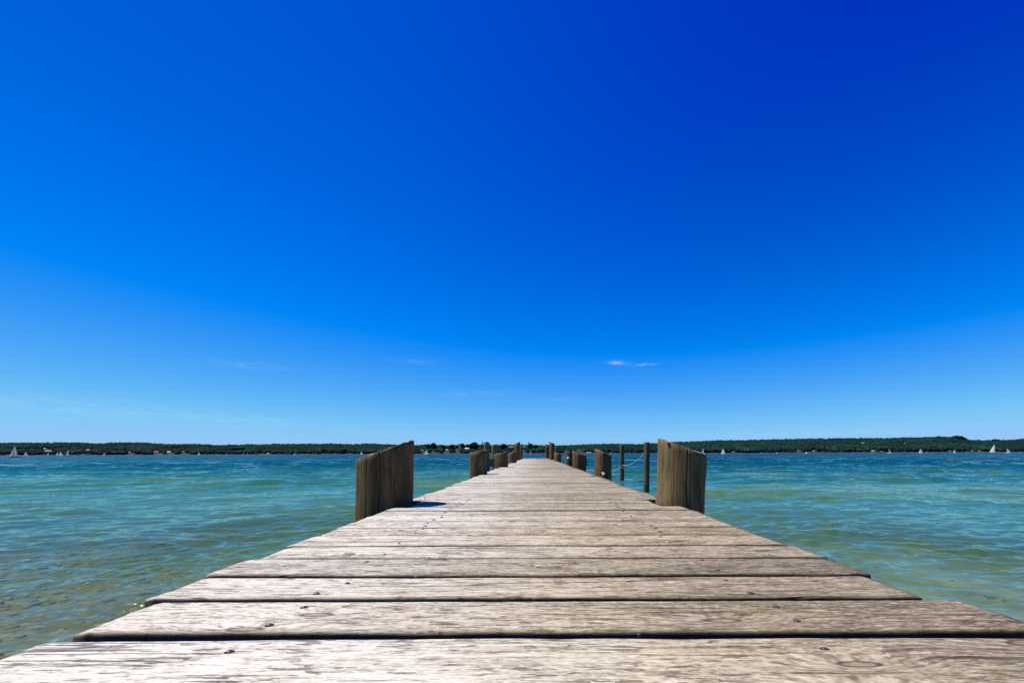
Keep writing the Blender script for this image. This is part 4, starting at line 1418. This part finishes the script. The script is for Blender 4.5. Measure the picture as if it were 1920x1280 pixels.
def sailboat(px, D, top, rz, label, hull='hull_white', main='sail', jib='sail', heel=0.0, length=0.62, two=False, cabin=False, group='sailing boats out on the lake', slim=1.0, base=None):
    x, _, zt_ = pix(px, top, D)
    Hm = zt_
    # all are on nearly the same tack, chords set across the line of sight from the jetty
    rz = (0.75 if px < 1000 else -0.75) + (0 if math.cos(rz) >= 0 else PI) + random.Random(int(px)).uniform(-0.15, 0.15)
    L = Hm * length * 1.1
    e = empty('sailboat', (x, D, 0.0), rz)
    e.rotation_euler = (heel * math.cos(rz), heel * math.sin(rz), rz)
    fb = max(0.32, L * 0.085)
    vs, fs = hull_mesh(L, L * 0.32, fb, 0.22)
    hl_ = new_obj('hull', vs, fs, M[hull], e, None, True)
    mx = L * 0.10
    mb = MB()
    mb.tube((mx, 0, fb * 0.6), (mx - Hm * 0.01, 0, Hm), Hm * 0.011, Hm * 0.006, 8)
    mb.build('mast', M['mast'], e)
    bm_ = MB()
    bz = fb + Hm * 0.09
    bm_.tube((mx, 0, bz), (mx - L * 0.52, 0.06 * L, bz + 0.02 * Hm), Hm * 0.008, Hm * 0.007, 7)
    bm_.build('boom', M['mast'], e)
    vs, fs = sail_mesh((mx - 0.05, 0, bz + 0.05), (mx - Hm * 0.012, 0, Hm * 0.985), (mx - L * 0.50 * slim, 0.06 * L, bz + 0.02 * Hm + 0.05), 0.05 * L, 0.05 * L)
    new_obj('mainsail', vs, fs, M[main], e, None, True)
    if jib:
        vs, fs = sail_mesh((L * 0.49, 0, fb * 1.25), (mx + 0.03, 0, Hm * (0.97 if two else 0.82)), (mx - L * (0.10 if two else 0.02), 0.11 * L, fb + Hm * 0.06), 0.06 * L, 0.0)
        new_obj('jib', vs, fs, M[jib], e, None, True)
    if cabin:
        cb_ = MB()
        z0, z1_ = fb * 0.95, fb * 1.8
        cb_.add([(-L * .12, -L * .09, z0), (L * .26, -L * .05, z0), (L * .26, L * .05, z0), (-L * .12, L * .09, z0), (-L * .12, -L * .075, z1_), (L * .16, -L * .04, z1_), (L * .16, L * .04, z1_), (-L * .12, L * .075, z1_)],
                [(0, 1, 5, 4), (1, 2, 6, 5), (2, 3, 7, 6), (3, 0, 4, 7), (4, 5, 6, 7)])
        cb_.build('cabin', M['hull_white'], e)
    tag(e, label, 'sailing boat', group)
    return e


def motorboat(px, D, length_px, label, hull='hull_white', rz=0.0, group='motor boats and moored boats on the lake', high=1.0):
    x = pix(px, 850, D)[0]
    L = length_px * D / F
    e = empty('motorboat', (x, D, 0.0), rz)
    fb = L * 0.12 * high
    vs, fs = hull_mesh(L, L * 0.34, fb, 0.2)
    new_obj('hull', vs, fs, M[hull], e, None, True)
    cb_ = MB()
    z0, z1_ = fb * 0.97, fb + L * 0.12 * high
    cb_.add([(-L * .14, -L * .12, z0), (L * .20, -L * .08, z0), (L * .20, L * .08, z0), (-L * .14, L * .12, z0), (-L * .12, -L * .10, z1_), (L * .05, -L * .07, z1_), (L * .05, L * .07, z1_), (-L * .12, L * .10, z1_)],
            [(0, 1, 5, 4), (1, 2, 6, 5), (2, 3, 7, 6), (3, 0, 4, 7), (4, 5, 6, 7)])
    cb_.build('cabin', M['hull_white'], e)
    ws = MB()
    ws.box(L * 0.06, L * 0.075, -L * 0.08, L * 0.08, z1_ - L * 0.03, z1_ + L * 0.05 * high)
    ws.build('windscreen', M['pane'], e)
    mo = MB()
    mo.box(-L * 0.54, -L * 0.49, -L * 0.05, L * 0.05, fb * 0.2, fb * 1.45)
    mo.build('outboard', M['hull_dark'], e)
    tag(e, label, 'motor boat', group)
    return e


sailboat(28.5, 225, 834.8, PI + 0.15, 'dark hulled sailing boat with two grey sails, the largest boat on the left', 'hull_dark', 'sail_grey', 'sail_grey', heel=0.05, length=0.60, cabin=True, slim=0.62)
sailboat(47.5, 480, 845.6, 0.5, 'small sailing boat right behind the dark hulled one', main='sail_grey', jib='sail')
sailboat(90.5, 650, 846.6, 0.9, 'tiny grey sail midway between the dark hulled boat and the tall white sail', main='sail_grey', jib=None)
sailboat(107.8, 640, 846.4, 1.1, 'left one of two white sails overlapping each other on the left', jib=None)
sailboat(113, 600, 845.8, 0.3, 'right one of two white sails overlapping each other on the left', two=True)
sailboat(127, 330, 843.2, -0.9, 'tall narrow white sail on a dark hull, right of the overlapping pair', 'hull_dark', jib=None, length=0.7, slim=0.75)
sailboat(195.5, 800, 848, 0.6, 'lone tiny white sail before the left hill, right of the tall narrow one', jib=None)
sailboat(373.2, 750, 846.8, PI - 0.3, 'small white sail leaning left before the wood, right of the white gabled house', heel=-0.08)
sailboat(424, 1100, 849.4, 0.4, 'speck of a white sail right of the leaning one', jib=None)
sailboat(456.6, 1100, 849.2, 1.0, 'left one of a close pair of tiny sails on the left lake', jib=None)
sailboat(464.2, 1100, 849.0, 0.8, 'right one of a close pair of tiny sails on the left lake', jib=None)
sailboat(491.3, 1200, 849.4, 0.7, 'tiny dim sail left of the little white boathouse', main='sail_grey', jib=None)
sailboat(552, 850, 847.8, 0.9, 'tiny bright white sail on the lake left of the near left pile')
sailboat(678, 700, 844.6, PI - 0.5, 'small white sail seen just above the low rim of the near left pile', heel=-0.1)
sailboat(799, 520, 842.5, 0.15, 'white boat with two tall full sails between the near left pile and the village', two=True, length=0.8)
sailboat(995, 640, 843, 1.0, 'pale narrow sail beyond the left far corner of the jetty', main='sail_grey', jib=None)
sailboat(1318.5, 560, 840.2, 1.15, 'slim pale sail right beside the low rim of the near right pile', main='sail_grey', jib=None)
sailboat(1356, 560, 839.2, 2.9, 'white sailing boat with main and jib, first one clear of the near right pile', heel=0.06)
sailboat(1667.5, 600, 839.8, 2.6, 'sailing boat with a yellow sail', main='sail_yellow', jib=None, heel=0.12)
sailboat(1726.5, 640, 840, 2.9, 'sailing boat with a grey main and white jib, right of the yellow sail', main='sail_grey', heel=0.03)
sailboat(1790, 900, 842.6, 2.2, 'small grey white sail below the right hilltop', main='sail_grey')
sailboat(1863.5, 235, 833.2, -0.35, 'biggest white sail at the right, on a dark hull', 'hull_dark', jib=None, length=0.60, slim=1.2)
sailboat(1889.5, 500, 839.7, PI - 0.3, 'white sail near the right border of the view, beside the biggest one', jib=None, slim=1.15, heel=0.12)

motorboat(1457.5, 420, 9, 'red motor boat before the right wood', 'hull_red', 0.1)
motorboat(1512.5, 450, 8.5, 'white motor boat right of the red one', 'hull_white', 0.05)
motorboat(1339.5, 900, 3.2, 'tiny white boat between the near right pile and the first white sails', rz=0.4)
motorboat(1427, 900, 3.4, 'tiny white boat left of the red motor boat', rz=0.8, high=1.6)
motorboat(1635.5, 900, 3.6, 'tiny white boat left of the yellow sail', rz=0.2)
motorboat(1737.5, 800, 3.2, 'tiny white boat close right of the grey and white sails', rz=0.9, high=1.8)
motorboat(1013, 1000, 4, 'tiny white boat on the lake beyond the jetty end', rz=0.1)
motorboat(1097, 1900, 4, 'moored white boat right of the third right pile, leftmost of four', rz=0.3, group='moored boats by the boathouse')
motorboat(1102, 1950, 4, 'moored white boat by the boathouse, second from the left of four', rz=0.5, group='moored boats by the boathouse')
motorboat(1108, 1900, 4, 'moored white boat by the boathouse, third from the left of four', rz=-0.2, group='moored boats by the boathouse')
motorboat(1113, 1950, 4, 'moored white boat nearest the second right pile, rightmost of four', rz=0.2, group='moored boats by the boathouse')
motorboat(1152.5, 1300, 5, 'white boat seen between the second right pile and the farther slim pole', rz=0.1)
